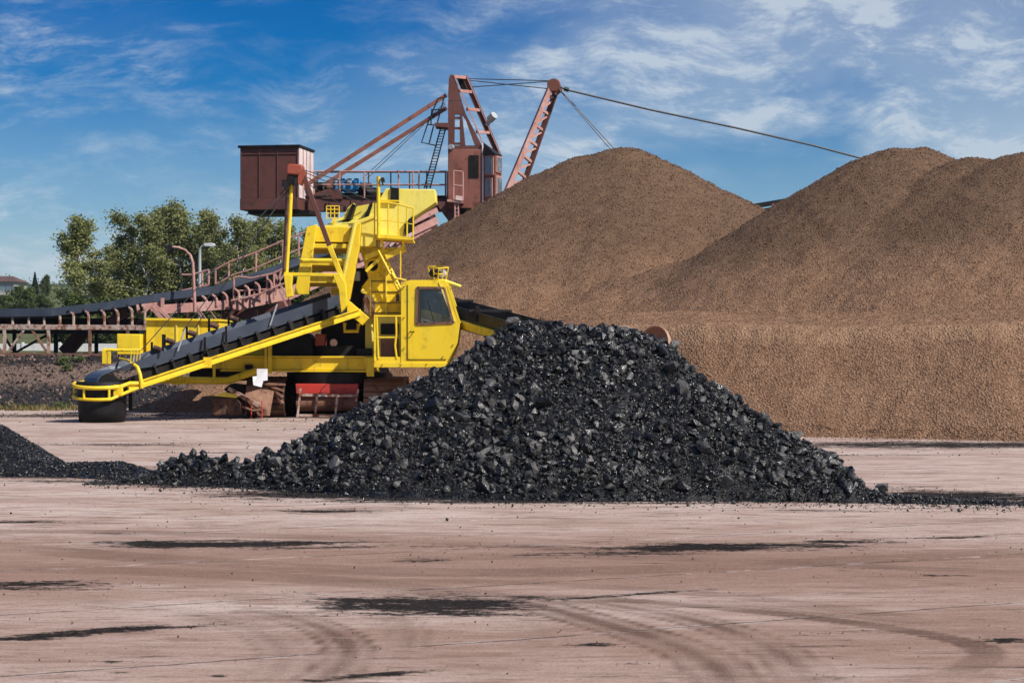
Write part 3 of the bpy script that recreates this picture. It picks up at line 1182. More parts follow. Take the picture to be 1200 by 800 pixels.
# ------------------------------------------------------------------ yellow reclaimer
def yellow_machine():
    rt = empty('yellow_reclaimer', P(400, 490, 53).to_tuple()[:2] + (0,),
               'yellow crawler bucket-wheel reclaimer with a black belt boom reaching down to the left', 'reclaimer')

    # --- discharge boom -------------------------------------------------
    DH, DT = 49.5, 52.6       # the boom is slewed a little towards the viewer

    def Dat(px):
        return DH + (px - 128) / 272 * (DT - DH)
    A, B = P(117, 444, DH), P(400, 352, DT)
    ax = (B - A).normalized()
    sdv = Vector((-ax.y, ax.x, 0)).normalized()
    nrm = ax.cross(sdv).normalized()
    L = (B - A).length

    def at(t, y, h):
        return A + ax * t + nrm * h + sdv * y
    HW = .60
    near_y, far_y = -.68, .68
    # side beams
    for y, nm in ((near_y, 'boom_beam'), (far_y, 'boom_beam')):
        o = MB().beam(at(.42, y, -.36), at(L + .15, y, -.36), .12, .13, nrm).build(nm, YEL, rt, bevel=.012)
        MB().beam(at(.5, y - .03, -.283), at(L + .1, y - .03, -.283), .15, .025, nrm).build('beam_flange', YEL, o)
        MB().beam(at(.5, y - .03, -.437), at(L + .1, y - .03, -.437), .15, .025, nrm).build('beam_flange', YEL, o)
        MB().box(at(2.55, y - .08, -.36) - Vector((.10, .03, .13)), at(2.55, y - .08, -.36) + Vector((.10, .03, .13))).build('splice_plate', YEL, o)
    for t in np.linspace(1.2, L - .3, 7):
        MB().beam(at(t, near_y + .06, -.38), at(t, far_y - .06, -.38), .08, .10, nrm).build('cross_member', DARK, rt)
    # belt: troughed top strand, head drum, flat return strand
    prof = [(-HW, .23), (-.555, -.05), (-.2, -.10), (.2, -.10), (.555, -.05), (HW, .23)]
    m = MB()
    rows = []
    ts = np.linspace(L, 1.3, 12)
    for t in ts:
        rows.append([at(t, y, h) for y, h in prof])
    for t, fl in ((.9, .7), (.5, .35), (.15, .1)):
        rows.append([at(t, y, h * fl + (1 - fl) * .16) for y, h in prof])
    for a in np.linspace(90, 270, 10):
        rows.append([at(.0 + .30 * math.cos(R(a)), y * .98, -.14 + .30 * math.sin(R(a))) for y, h in prof])
    rows.append([at(L, y * .98, -.46) for y, h in prof])
    th = .02
    vs, fs = [], []
    for rw in rows:
        vs += rw
    n = len(prof)
    for i in range(len(rows) - 1):
        for k in range(n - 1):
            fs.append((i * n + k, i * n + k + 1, (i + 1) * n + k + 1, (i + 1) * n + k))
    m.add(vs, fs)
    belt = m.build('conveyor_belt', BELT, rt, smooth=False)
    sm = belt.modifiers.new('thick', 'SOLIDIFY')
    sm.thickness = th
    MB().cyl(at(0, -.64, -.14), at(0, .64, -.14), .275, 24).build('head_drum', DARK, rt)
    # idler sets
    for i, t in enumerate(np.arange(1.25, L - .1, .47)):
        m = MB()
        m.beam(at(t, near_y, -.27), at(t, near_y + .02, -.10), .05, .06, ax)
        m.beam(at(t, far_y, -.27), at(t, far_y, .18), .05, .06, ax)
        m.beam(at(t, near_y, -.17), at(t, far_y, -.17), .06, .06, nrm)
        o = m.build('idler_frame', DARK, rt)
        MB().cyl(at(t, -.20, -.15), at(t, .20, -.15), .045, 10).build('roller', DARK, o)
        for s in (-1, 1):
            MB().cyl(at(t, s * .23, -.14), at(t, s * .66, -.04), .045, 10).build('roller', DARK, o)
        if i % 2 == 0 and i > 0:
            MB().beam(at(t, near_y - .02, -.30), at(t, near_y - .02, -.06), .04, .10, ax).build('idler_bracket', IRON, rt)
    # dark plates added to blacken the shaded gap between the strands
    MB().beam(at(.55, near_y + .11, -.2), at(L, near_y + .11, -.2), .02, .16, nrm).build('side_plate', DARK, rt)
    MB().beam(at(1.5, .05, -.24), at(L, .05, -.24), .9, .02, nrm).build('gap_shade_plate', DARK, rt)
    MB().beam(at(1.5, far_y - .05, -.1), at(L, far_y - .05, -.1), .02, .28, nrm).build('side_plate', DARK, rt)
    # guide rollers standing on the far edge
    for px, py in ((178, 408), (193, 399), (219, 390), (245, 381), (268, 373)):
        p = P(px, py, Dat(px) + .75)
        o = MB().beam(p - Vector((0, 0, .2)), p + Vector((0, 0, .16)), .05, .07).build('guide_post', DARK, rt)
        MB().cyl(p + Vector((.06, -.1, .02)), p + Vector((.26, -.1, -.05)), .07, 12).build('guide_roller', RUSTD, o)
    for px, py in ((191, 402), (240, 405), (265, 392)):
        p = P(px, py, Dat(px) - .72)
        MB().beam(p - Vector((0, 0, .2)), p + Vector((0, 0, .22)), .05, .05).build('guide_post', DARK, rt)
    for px, py in ((214, 398), (322, 368)):
        p = P(px, py, Dat(px) - .75)
        MB().tube([p + Vector((-.12, 0, -.28)), p + Vector((.06, 0, .26))], .022, 6).build('tension_rod', GREYS, rt)

    # --- discharge chute at the head -------------------------------------
    c = P(119.5, 460, Dat(119.5))
    cx, cy = c.x, Dat(119.5)
    rad = .62

    def ring(r, z, a0, a1, n=22, tilt=.085):
        return [Vector((cx + r * math.cos(R(a)), cy + r * math.sin(R(a)), z + tilt * math.sin(R(a)))) for a in np.linspace(a0, a1, n)]
    zt = CAMH - (446.5 - 400) / F * (Dat(119.5) - .6)
    m = MB()
    # open cylinder wall
    zz = [.02, .30, .56, .80, zt - .02]
    n = 32
    vs = []
    for j, z in enumerate(zz):
        rr = rad - .03 * (j < 3) - .02 * (j == 0)
        for k in range(n):
            a = 2 * math.pi * k / n
            wob = .012 * math.sin(5 * a + j) if j < 2 else 0
            vs.append((cx + (rr + wob) * math.cos(a), cy + (rr + wob) * math.sin(a), z))
    fs = [(j * n + k, j * n + (k + 1) % n, (j + 1) * n + (k + 1) % n, (j + 1) * n + k) for j in range(len(zz) - 1) for k in range(n)]
    m.add(vs, fs)
    ch = m.build('chute_skirt', RUBBER, rt)
    sm = ch.modifiers.new('thick', 'SOLIDIFY')
    sm.thickness = .025
    z1, z2 = CAMH - 50.5 / F * (Dat(119.5) - .6), CAMH - 64 / F * (Dat(119.5) - .6)
    px166 = P(168, 449, Dat(168) - .7)
    px166b = P(150, 462, Dat(150) - .7)
    h1 = MB().tube(ring(rad + .07, z1, 170, 300) + [P(141, 453, Dat(141) - .66), P(152, 449, Dat(152) - .69), px166], .05, 8).build('hoop_rail', YEL, rt)
    h2 = MB().tube(ring(rad + .07, z2, 175, 300) + [P(139, 463.5, Dat(139) - .66), P(150, 459, Dat(150) - .69), P(166, 453, Dat(166) - .7)], .04, 8).build('hoop_rail', YEL, rt)
    for a in (178, 243, 296):
        q = ring(rad + .07, 0, a, a, 1)[0]
        MB().tube([(q.x, q.y, z1 + q.z), (q.x, q.y, z2 + q.z)], .03, 6).build('hoop_post', YEL, h1)
    MB().tube(ring(rad + .07, z1, 60, 170) , .03, 8).build('hoop_rail', YEL, rt)
    MB().box((P(139, 0, Dat(139)).x, Dat(145) - .78, P(0, 463, Dat(145)).z), (P(151, 0, Dat(151)).x, Dat(145) - .62, P(0, 450, Dat(145)).z)).build('bracket', YEL, rt, bevel=.02)
    MB().tube([P(157, 427, Dat(157) - .55), P(161, 430, Dat(161) - .66), P(164, 438, Dat(164) - .74), P(165.5, 447, Dat(165.5) - .76), P(166, 455, Dat(166) - .76)], .045, 8).build('belt_arch', YEL, rt)
    MB().tube([P(157, 427, Dat(157) - .55), P(150, 422, Dat(150) + .1), P(140, 420, Dat(140) + .7)], .03, 8).build('belt_arch', YEL, rt)
    # little ladder cage beside the arch
    m = MB()
    for px in (153, 156.5, 160, 163.5):
        m.tube([P(px, 425, Dat(px) - .4), P(px + 1.2, 409, Dat(px + 1.2) - .4)], .013, 5)
    m.tube([P(152, 425, Dat(152) - .4), P(164, 426, Dat(164) - .4)], .016, 5)
    m.tube([P(154, 409, Dat(154) - .4), P(165.5, 409.5, Dat(165.5) - .4)], .016, 5)
    m.build('ladder_cage', YEL, rt)
    MB().tube([P(153, 455, Dat(153) + .3), P(153, 481, Dat(153) + .3)], .05, 8).build('prop_leg', DARK, rt)
    # --- walkway rail at the boom tip, far side
    m = MB()
    m.tube([P(121, 410, 53.4), P(164, 411, 53.4)], .03, 6)
    m.tube([P(121, 409, 53.9), P(165, 409.5, 53.9)], .03, 6)
    w = m.build('railing', YEL, rt)
    MB().beam(P(122.5, 426, 53.4), P(122.5, 410, 53.4), .10, .10).build('railing_post', YEL, w)
    MB().beam(P(128, 426, 53.9), P(128, 410, 53.9), .08, .08).build('railing_post', YEL, w)
    MB().tube([P(124, 428, 53.0), P(150, 424, 53.2), P(170, 421, 53.2)], .03, 6).build('floor_edge', RUST, rt)

    # --- machinery house and cabinet ------------------------------------
    h = MB().pp([(171, 375.5), (257, 376.5), (257, 416), (171, 416)], 54.6, 2.2).build('machinery_house', YEL, rt, bevel=.02)
    MB().pp([(170, 372.5), (258, 374), (258, 376.6), (170, 375.6)], 54.5, 2.4).build('roof', YEL, h, bevel=.01)
    for px in (206, 232):
        MB().pp([(px, 377), (px + 1.4, 377), (px + 1.4, 415), (px, 415)], 54.57, .03).build('panel_seam', YELB, h)
    MB().pp([(137, 391), (165, 391.5), (165, 415.5), (137, 415.5)], 54.3, 1.0).build('electrical_cabinet', YEL, rt, bevel=.02)
    MB().pp([(165.4, 391), (170.6, 391), (170.6, 415), (165.4, 415)], 54.8, .8).build('electrical_cabinet', YEL, rt, bevel=.01)
    # --- main deck -------------------------------------------------------
    dk = MB().pp([(260, 419), (437, 419.5), (437, 434), (260, 433)], 52.5, 2.4).build('main_deck', YEL, rt, bevel=.015)
    MB().pp([(258, 416.8), (438, 417.2), (438, 419.3), (258, 418.8)], 52.42, 2.6).build('deck_flange', YEL, dk)
    MB().pp([(258, 433.2), (438, 434.2), (438, 436), (258, 435)], 52.42, 2.6).build('deck_flange', YEL, dk)
    MB().pp([(426, 419), (438, 419), (438, 441), (430, 441)], 52.2, .25).build('gusset', YEL, dk)
    MB().pp([(276, 399.5), (310.5, 399.5), (310.5, 416.6), (276, 416.6)], 53.2, 1.2).build('tool_box', YEL, rt, bevel=.02)
    MB().pp([(287, 427), (296, 427), (296, 432.6), (287, 432.6)], 52.38, .1).build('lug', DARK, dk)
    MB().pp([(219, 424.5), (260, 424.5), (260, 431.5), (219, 431.5)], 52.6, 2.0).build('walkway', YEL, rt, bevel=.01)
    # dark block stands in for the deep shade under the walkway
    MB().pp([(222, 432), (300, 434), (300, 446), (222, 446)], 53.4, 1.6).build('under_walkway_shade', DARK, rt)
    MB().tube([P(183, 444.5, 52.2), P(222, 445.5, 52.2), P(267, 446, 52.2), P(302, 434, 52.2)], .095, 8).build('support_tube', YEL, rt)
    m = MB()
    for px in (202, 206, 210, 214, 219):
        m.tube([P(px, 433, 52.0), P(px + .6, 450, 52.0)], .014, 5)
    m.tube([P(201, 434.5, 52.0), P(220, 433, 52.0)], .018, 5)
    m.tube([P(202, 450, 52.0), P(220, 449, 52.0)], .018, 5)
    m.build('ladder_cage', YEL, rt)
    MB().tube([P(251, 426, 52.15), P(251, 445, 52.15)], .04, 6).build('stay', YEL, rt)
    m = MB().tube([P(318, 398, 52.2), P(311, 400, 52.2)], .03, 6).build('railing', YEL, rt)
    MB().beam(P(316.5, 437, 52.3), P(316.5, 399, 52.3), .10, .08).build('railing_post', YEL, m)
    MB().beam(P(311.5, 435, 52.3), P(311.5, 400, 52.3), .06, .06).build('railing_post', YEL, m)

    # --- slew table, dark drive gear --------------------------------------
    MB().cyl(P(395, 436, 53.7), P(395, 449, 53.7), 1.35, 32).build('slew_ring', DARK, rt)
    MB().cyl(P(395, 417, 53.7), P(395, 405, 53.7), 1.0, 32).build('slew_bearing', DARK, rt)
    MB().pp([(317, 419), (317, 398), (321, 392), (329, 389), (352, 389), (361, 391), (366, 397), (367, 419)], 52.7, 1.1).build('rubber_chute', RUBBER, rt, bevel=.04)
    MB().pp([(376, 418), (376, 378), (392, 366), (428, 366), (440, 378), (440, 418)], 53.4, 1.5).build('feed_hopper', DARK, rt, bevel=.03)
    MB().pp([(369, 406), (369, 391), (381, 391), (381, 406)], 52.8, .5).build('gear_case', HEADRED, rt, bevel=.03)
    MB().cyl(P(391, 401.5, 52.9), P(391, 401.5, 53.5), .10, 16).build('shaft_end', ROLLER, rt)
    MB().pp([(375, 408), (436, 408), (436, 416.5), (375, 416.5)], 52.9, .6).build('drive_frame', IRON, rt, bevel=.02)
    for px0, px1 in ((361, 373), (404, 419)):
        MB().tube([P(px0, 378, 52.5), P(px0, 388, 52.5), P(px1, 388, 52.5), P(px1 + 1, 379, 52.5)], .05, 8).build('pipe_loop', YEL, rt)
    MB().pp([(428, 367), (438, 367), (438, 419), (428, 419)], 53.0, .5).build('column', YELB, rt)

    # --- portal frame over the belt tail -----------------------------------
    f = MB().pp([(359.5, 266), (371, 263), (361, 345), (344.5, 345)], 52.0, .35).build('portal_leg', YEL, rt, bevel=.012)
    MB().pp([(359.5, 266), (371, 263), (361, 345), (344.5, 345)], 53.9, .35).build('portal_leg', YEL, rt, bevel=.012)
    MB().pp([(413, 262), (423, 262), (421, 290), (413, 330), (408, 357), (399, 357), (404, 320)], 51.95, .4).build('portal_leg', YEL, rt, bevel=.012)
    MB().pp([(413, 262), (423, 262), (421, 290), (413, 330), (408, 357), (399, 357), (404, 320)], 53.9, .4).build('portal_leg', YEL, rt, bevel=.012)
    MB().pp([(361, 266), (412, 265.5), (409, 284), (361, 283)], 52.12, 2.0).build('portal_top', YEL, rt, bevel=.012)
    MB().pp([(361, 285.3), (409, 286), (408, 291), (360, 290.5)], 52.03, .25).build('portal_crossbar', YEL, rt, bevel=.01)
    MB().prism([P(360, 290.6, 52.1), P(408, 291.2, 52.1), P(407, 297.5, 53.9), P(361, 297.5, 53.9)], (0, .02, .05)).build('portal_web', YEL, rt)
    MB().tube([P(351, 305.5, 51.85), P(405, 305.5, 51.85)], .06, 8).build('portal_crossbar', YEL, rt)
    MB().pp([(356, 307.5), (405, 308), (404, 311), (357, 310)], 52.1, .4).build('portal_crossbar', YEL, rt)
    MB().prism([P(358, 310.2, 52.2), P(404, 311, 52.2), P(403, 318.5, 53.9), P(359, 318.5, 53.9)], (0, .02, .05)).build('portal_web', YEL, rt)
    MB().pp([(352, 323), (398, 323), (396, 331.5), (351, 331.5)], 52.08, .3).build('portal_crossbar', YEL, rt, bevel=.01)
    MB().prism([P(354, 331.6, 52.15), P(396, 331.6, 52.15), P(395, 336, 53.8), P(355, 336, 53.8)], (0, .02, .05)).build('portal_web', YEL, rt)
    MB().tube([P(416, 262, 51.75), P(401, 330, 51.75)], .055, 8).build('hydraulic_cylinder', YELB, rt)
    MB().pp([(388, 337), (398, 337), (398, 345), (388, 345)], 52.6, .4).build('bracket', YEL, rt)

    # --- luffing gantry (A-frame with red head) -----------------------------
    g = MB().tube([P(341.5, 216, 51.3), P(340, 250, 51.3), P(335.5, 322, 51.3)], .05, 8).build('gantry_leg', YEL, rt)
    MB().tube([P(338, 212, 51.3), P(336, 255, 51.3), P(333.2, 318, 51.3)], .055, 8).build('gantry_leg', RUSTD, rt)
    MB().beam(P(355.5, 205, 51.3), P(386, 288, 51.3), .11, .12).build('gantry_leg', RED, rt, bevel=.01)
    MB().beam(P(386, 288, 51.3), P(403, 331, 51.3), .11, .13).build('gantry_leg', YEL, rt, bevel=.01)
    MB().pp([(332.5, 319), (398, 320.5), (398, 324), (332.5, 323)], 51.2, .18).build('gantry_tie', YEL, rt, bevel=.01)
    MB().pp([(332.5, 322), (343, 322), (341.5, 335), (343, 347), (335.5, 349)], 51.15, .3).build('gantry_foot', YEL, rt, bevel=.012)
    MB().pp([(390, 322), (398, 320), (405, 332), (407, 358), (400, 366), (398, 352), (397, 340)], 51.15, .3).build('gantry_foot', YEL, rt, bevel=.012)
    hd = MB().pp([(336, 194), (339, 192), (353.5, 192.6), (354, 199), (350, 205), (335.5, 204)], 51.1, .75).build('gantry_head', HEADRED, rt, bevel=.03)
    MB().pp([(350, 196), (357, 199.5), (357, 205), (352, 216), (349, 215)], 51.15, .6).build('sheave_plate', HEADRED, hd)
    for py, rr in ((209, .16), (211, .13)):
        MB().cyl(P(343, py, 51.15), P(343, py, 51.75), rr, 16).build('sheave', DARK, hd)
    for px, py, l in ((334, 211, 8), (347, 209, 9), (337, 213, 10)):
        MB().tube([P(px, py, 51.2), P(px - 1, py + l, 51.2)], .07, 6).build('rope_clamp', IRON, hd)
    for x0, y0, x1, y1, d1 in ((342, 213, 166, 410, 49.5), (344, 213, 228, 385, 51.3), (348, 211, 214, 388, 50.0)):
        MB().tube([P(x0, y0, 51.4), P(x1, y1, d1)], .013, 5).build('hoist_rope', CABLE, rt)
    for x0, y0, x1, y1, d1 in ((355, 199, 442, 224, 53.), (355, 201, 440, 238, 53.), (356, 206, 425, 240, 53.), (354, 212, 408, 244, 53.2)):
        MB().tube([P(x0, y0, 51.4), P(x1, y1, d1)], .012, 5).build('hoist_rope', CABLE, rt)

    # --- upper works: chute, walkway, side house -----------------------------
    MB().pp([(413, 262.5), (441, 252), (441, 289), (424, 289), (413, 286)], 52.35, 1.7).build('side_house', YELB, rt, bevel=.015)
    MB().pp([(417, 266), (422.5, 264), (422.5, 283.5), (417, 283.5)], 52.3, .04).build('vent_slot', DARK, rt)
    MB().prism([P(380, 265, 52.3), P(414, 262, 52.3), P(441, 251.5, 52.3), P(430, 249, 54.2), P(394, 256, 54.2)], (0, 0, -.06)).build('upper_floor', YELB, rt)
    MB().pp([(400, 258), (408, 243), (414, 238), (415, 241), (408, 256)], 52.9, .9).build('baffle_plate', YELB, rt)
    MB().pp([(411, 256), (414.5, 238), (417, 242), (433, 239), (427, 256)], 53.3, .8).build('baffle_plate', YELB, rt)
    MB().pp([(405, 257), (413, 238.5), (416.5, 240), (411, 257)], 52.8, .6).build('baffle_gap_shade', DARK, rt)  # dark slabs stand in for the shaded gaps between the plates
    MB().pp([(426, 257), (433, 238.5), (436.5, 240), (431, 257)], 52.7, .6).build('baffle_gap_shade', DARK, rt)
    MB().pp([(431, 256), (437, 238), (443, 236), (443, 256)], 52.8, 1.0).build('baffle_plate', YELB, rt)
    MB().pp([(382.5, 241.5), (384, 241.5), (384, 257), (382.5, 257)], 52.6, .06)
    cg = MB()
    for y0 in (241.5, 245.5, 250, 256):
        cg.tube([P(382.5, y0, 52.4), P(397.5, y0, 52.4)], .013, 5)
    for x0 in (382.5, 387.5, 392, 397.5):
        cg.tube([P(x0, 241.5, 52.4), P(x0, 257, 52.4)], .013, 5)
    cg.build('basket_guard', YEL, rt)
    MB().pp([(385, 243), (395, 243), (395, 254), (385, 254)], 52.6, .3).build('lamp_box', IRON, rt)
    MB().beam(P(391.5, 265, 52.4), P(391.5, 256.5, 52.4), .07, .07).build('post', YEL, rt)
    # big chute
    hop = MB().pp([(444, 234), (452, 221), (510, 222), (511, 237), (485, 254.5), (474, 268), (470, 282), (441, 279), (441, 250)], 53.0, 1.1).build('transfer_chute', YELB, rt, bevel=.02)
    MB().pp([(458.2, 219.5), (467.5, 220.5), (467.5, 237.5), (457.5, 236)], 52.94, .12).build('rubber_flap', RUBBER, hop)
    MB().pp([(474, 261), (485, 252), (485, 270), (474, 275)], 52.9, .3).build('rubber_flap', RUBBER, hop)
    MB().pp([(446, 234), (468, 234.6), (468, 236.4), (446, 236)], 52.9, .12).build('chute_rib', YEL, hop)
    # railed platform
    MB().pp([(439, 277), (455, 279), (484, 281), (484, 283), (439, 280.5)], 51.9, 1.1).build('platform', YEL, rt)
    b = [P(439, 279, 51.9), P(455, 279.3, 51.9), P(467, 280.5, 51.9), P(477, 281.5, 51.9), P(484, 282, 51.9)]
    top = [P(439, 237.5, 51.9), P(455, 237.5, 51.9), P(467, 239.5, 51.9), P(477, 242, 51.9), P(484.5, 244, 51.9)]
    m = MB().tube(top, .024, 6).tube([a.lerp(c_, .5) for a, c_ in zip(b, top)], .014, 6).build('railing', YEL, rt)
    for a, c_ in zip(b, top):
        MB().tube([a, c_], .02, 6).build('railing_post', YEL, m)
    MB().pp([(439, 274.5), (456, 275.5), (484, 278), (484, 281.5), (456, 279.5), (439, 278.6)], 51.86, .03).build('toe_board', YEL, m)
    MB().tube([P(443.5, 279, 51.8), P(443.5, 207, 51.8)], .048, 10).build('lamp_mast', YEL, rt)
    lp = MB().tube([P(443.5, 209, 51.8), P(447, 211, 51.8), P(449, 217, 51.8)], .02, 6).build('lamp_bracket', IRON, rt)
    MB().pp([(446.5, 208), (450, 208), (451, 213), (447, 214)], 51.7, .15).build('lamp', IRON, lp)

    # --- centre column ------------------------------------------------------
    col = MB().pp([(420, 288), (445, 290), (449, 300), (456, 322), (471, 345), (471, 372), (438, 372), (440, 356), (436, 347), (428, 345), (424, 341), (424, 336), (432, 326), (428, 312)], 52.6, .9).build('centre_column', YEL, rt, bevel=.012)
    MB().cyl(P(437.2, 311.5, 52.52), P(437.2, 311.5, 52.62), .135, 24).build('pin_eye', DARK, col)
    tor = [P(437.2 + 7.5 * math.cos(t), 311.5 + 7.5 * math.sin(t), 52.55) for t in np.linspace(0, 2 * math.pi, 24, endpoint=False)]
    MB().tube(tor, .045, 8, closed=True).build('pin_collar', YEL, col)
    MB().cyl(P(425.5, 341, 52.5), P(425.5, 341, 52.62), .06, 16).build('pin', YELB, col)
    for px in (433.5, 452):
        MB().pp([(px, 316), (px + 1.2, 316), (px + 1.2, 370), (px, 370)], 52.55, .05).build('stiffener', YELB, col)
    for py in (329, 341.5, 354, 366):
        MB().pp([(433, py), (470, py), (470, py + .9), (433, py + .9)], 52.57, .03).build('stiffener', IRON, col)
    MB().beam(P(428, 302, 52.2), P(452, 292.5, 52.2), .09, .12).build('bracket_arm', YEL, rt)
    MB().beam(P(429, 318, 52.2), P(455, 293, 52.2), .08, .08).build('bracket_arm', YEL, rt)
    MB().beam(P(452, 301, 52.15), P(474, 291, 52.15), .14, .14).build('bracket_arm', YEL, rt)
    MB().pp([(445, 291), (475, 289.5), (475, 294), (456, 300), (446, 302)], 52.25, .5).build('bracket_plate', YEL, rt)
    for px in (448.5, 473):
        MB().tube([P(px, 290, 52.1), P(px - 1, 279, 52.1)], .04, 6).build('bracket_post', YEL, rt)
    MB().tube([P(469.3, 294, 52.0), P(469.3, 327, 52.0)], .018, 5).build('conduit', YEL, rt)
    MB().tube([P(459, 320, 52.0), P(463, 326, 52.0), P(476, 328.5, 52.0)], .03, 6).build('conduit', YEL, rt)
    m = MB()
    m.tube([P(443, 293, 52.05), P(470, 346, 52.05)], .035, 6)
    m.tube([P(447, 292, 52.3), P(473, 345, 52.3)], .035, 6)
    for t in np.linspace(.05, .95, 12):
        m.tube([P(443 + 27 * t, 293 + 53 * t, 52.05), P(447 + 26 * t, 292 + 53 * t, 52.3)], .016, 5)
    m.build('ladder', YEL, rt)
    # dark gear seen between portal and column
    MB().pp([(416, 314), (428, 314), (431, 328), (425, 345), (424, 368), (410, 368), (410, 345)], 53.5, .8).build('winch_block', DARK, rt, bevel=.03)
    MB().cyl(P(418.5, 318, 52.8), P(418.5, 329, 52.8), .085, 12).build('damper', GREYS, rt)
    MB().beam(P(400, 352, 52.2), P(429, 377, 52.2), .3, .26).build('boom_hinge_arm', YEL, rt, bevel=.012)
    MB().beam(P(428, 349, 52.9), P(438, 371, 52.9), .2, .12).build('hinge_link', PINK, rt)

    # --- operator cab ---------------------------------------------------------
    DC = 51.0
    wx = [(489, 337), (520.5, 337.5), (531, 378), (488, 380)]
    outer = [(470.5, 331.5), (481, 329), (521, 329), (525, 335), (538.5, 377.5), (535, 404), (526, 424.5), (470.5, 424.5)]

    # shell as front face with the window cut out, plus the rest
    m = MB()
    dep = 1.75

    def shell(depth0, with_window):
        o_ = [P(x, y, DC) + Vector((0, depth0, 0)) for x, y in outer]
        return o_
    fo = shell(0, True)
    wi = [P(x, y, DC) for x, y in wx]
    vs = fo + wi + [p + Vector((0, dep, 0)) for p in fo]
    # front: quads/ngons round the window
    fs = [(0, 1, 8), (1, 2, 9, 8), (2, 3, 9), (3, 4, 10, 9), (4, 5, 10), (5, 6, 11, 10), (6, 7, 11), (7, 0, 8, 11)]
    for i in range(8):
        j = (i + 1) % 8
        if i in (3,):
            continue      # windscreen side stays open, glazed below
        fs.append((i, j, 12 + j, 12 + i))
    # back with its own opening
    bi = [p + Vector((0, dep, 0)) for p in wi]
    b0 = len(vs)
    vs += bi
    fs += [(12, b0, 13), (13, b0, b0 + 1, 14), (14, b0 + 1, 15), (15, b0 + 1, b0 + 2, 16), (16, b0 + 2, 17), (17, b0 + 2, b0 + 3, 18), (18, b0 + 3, 19), (19, b0 + 3, b0, 12)]
    m.add(vs, fs)
    cab = m.build('cab', YEL, rt, smooth=False)
    sm = cab.modifiers.new('thick', 'SOLIDIFY')
    sm.thickness = .05
    sm.offset = 0
    bv = cab.modifiers.new('bevel', 'BEVEL')
    bv.width = .02
    bv.segments = 2
    bv.limit_method = 'ANGLE'
    bv.angle_limit = R(40)

    def window(off):
        m = MB()
        a = [p + Vector((0, off, 0)) for p in wi]
        cpt = sum(a, Vector()) / 4
        for i in range(4):
            p, q = a[i], a[(i + 1) % 4]
            m.beam(p, q, .06, .055, (0, 1, 0))
        w_ = m.build('window', RUST, cab)
        MB().prism([p.lerp(cpt, .03) for p in a], (0, .008, 0)).build('pane', GLASS, w_)
        return w_
    window(-.02)
    window(dep + .02)
    ws = [fo[3], fo[4], fo[4] + Vector((0, dep, 0)), fo[3] + Vector((0, dep, 0))]
    w_ = MB()
    for i in range(4):
        w_.beam(ws[i], ws[(i + 1) % 4], .06, .05)
    w_ = w_.build('windscreen', YEL, cab)
    MB().prism(ws, (.008, 0, 0)).build('pane', GLASS, w_)
    MB().pp([(438, 424.8), (526, 424.8), (522, 430.5), (438, 430.5)], DC - .06, 1.95).build('cab_floor', YEL, rt, bevel=.01)
    MB().pp([(516, 331), (534, 377), (531, 377), (514, 331)], DC - .045, .03).build('window_pillar', YELB, cab)
    MB().pp([(477, 346), (478, 346), (478, 422), (477, 422)], DC - .03, .02)
    for pts in ([(477.5, 334), (477.5, 421)], [(477.5, 421), (523, 421)]):
        MB().beam(P(*pts[0], DC - .028), P(*pts[1], DC - .028), .018, .012).build('door_seam', DARK, cab)
    hnd = MB().tube([P(481, 388, DC - .03), P(481, 389, DC - .10), P(485, 389, DC - .10), P(485, 388, DC - .03)], .014, 6).build('door_handle', DARK, cab)
    MB().tube([P(509, 378, DC - .06), P(501, 352, DC - .07)], .012, 5).build('wiper', DARK, cab)
    for px, py in ((473.5, 336), (473.5, 372), (473.5, 408), (531, 404), (519, 418), (500, 426.5), (470, 427.5), (448, 427.5)):
        MB().cyl(P(px, py, DC - .055 - (.03 if py > 425 else 0)), P(px, py, DC), .016, 8).build('bolt', RUST, cab)
    mir = MB().tube([P(471, 340, DC), P(467, 341, DC - .12), P(466, 345, DC - .14)], .012, 5).build('mirror_arm', DARK, cab)
    MB().pp([(464, 345), (468, 345), (468, 353), (464, 353)], DC - .16, .04).build('mirror', DARK, mir)
    # inside: seat and lever
    MB().pp([(496, 424), (496, 376), (500, 376), (502, 404), (512, 404), (512, 424)], DC + .6, .5).build('driver_seat', DARK, cab, bevel=.03)
    # cab entrance: platform with rail and doorway behind
    MB().pp([(439, 372), (470, 372), (470, 424), (439, 424)], DC + 1.1, .5).build('entrance_wall', YELB, rt)
    MB().pp([(446, 379), (467, 379), (467, 392), (446, 392)], DC + 1.06, .06).build('louvre', DARK, rt)
    MB().pp([(446, 397), (467, 397), (467, 420), (446, 420)], DC + 1.06, .06).build('louvre', RUST, rt)
    MB().pp([(438, 418), (470, 418), (470, 424.6), (438, 424.6)], DC, .04).build('toe_board', YEL, rt)
    m = MB()
    m.tube([P(438.5, 370.5, DC), P(470, 370.5, DC)], .028, 6)
    m.tube([P(441, 395.5, DC), P(464, 395.5, DC)], .024, 6)
    m = m.build('railing', YEL, rt)
    for pts in ([(439, 423), (439, 371)], [(443.5, 420), (442.5, 400), (441.5, 371)], [(465, 420), (463, 405), (464.5, 390), (464, 371)]):
        MB().tube([P(x, y, DC) for x, y in pts], .026, 6).build('railing_post', YEL, m)
    MB().tube([P(435.5, 380, DC + .2), P(437, 400, DC + .2)], .03, 6).build('grab_rail', YELB, rt)
    # lamp basket on the roof
    m = MB()
    tops = [P(501.5, 312.5, DC + .3), P(513, 311, DC + .6), P(525.5, 313.5, DC + .3), P(514, 314.5, DC)]
    bots = [P(504.5, 327.5, DC + .35), P(513, 327, DC + .55), P(522.5, 328, DC + .35), P(513, 328, DC + .1)]
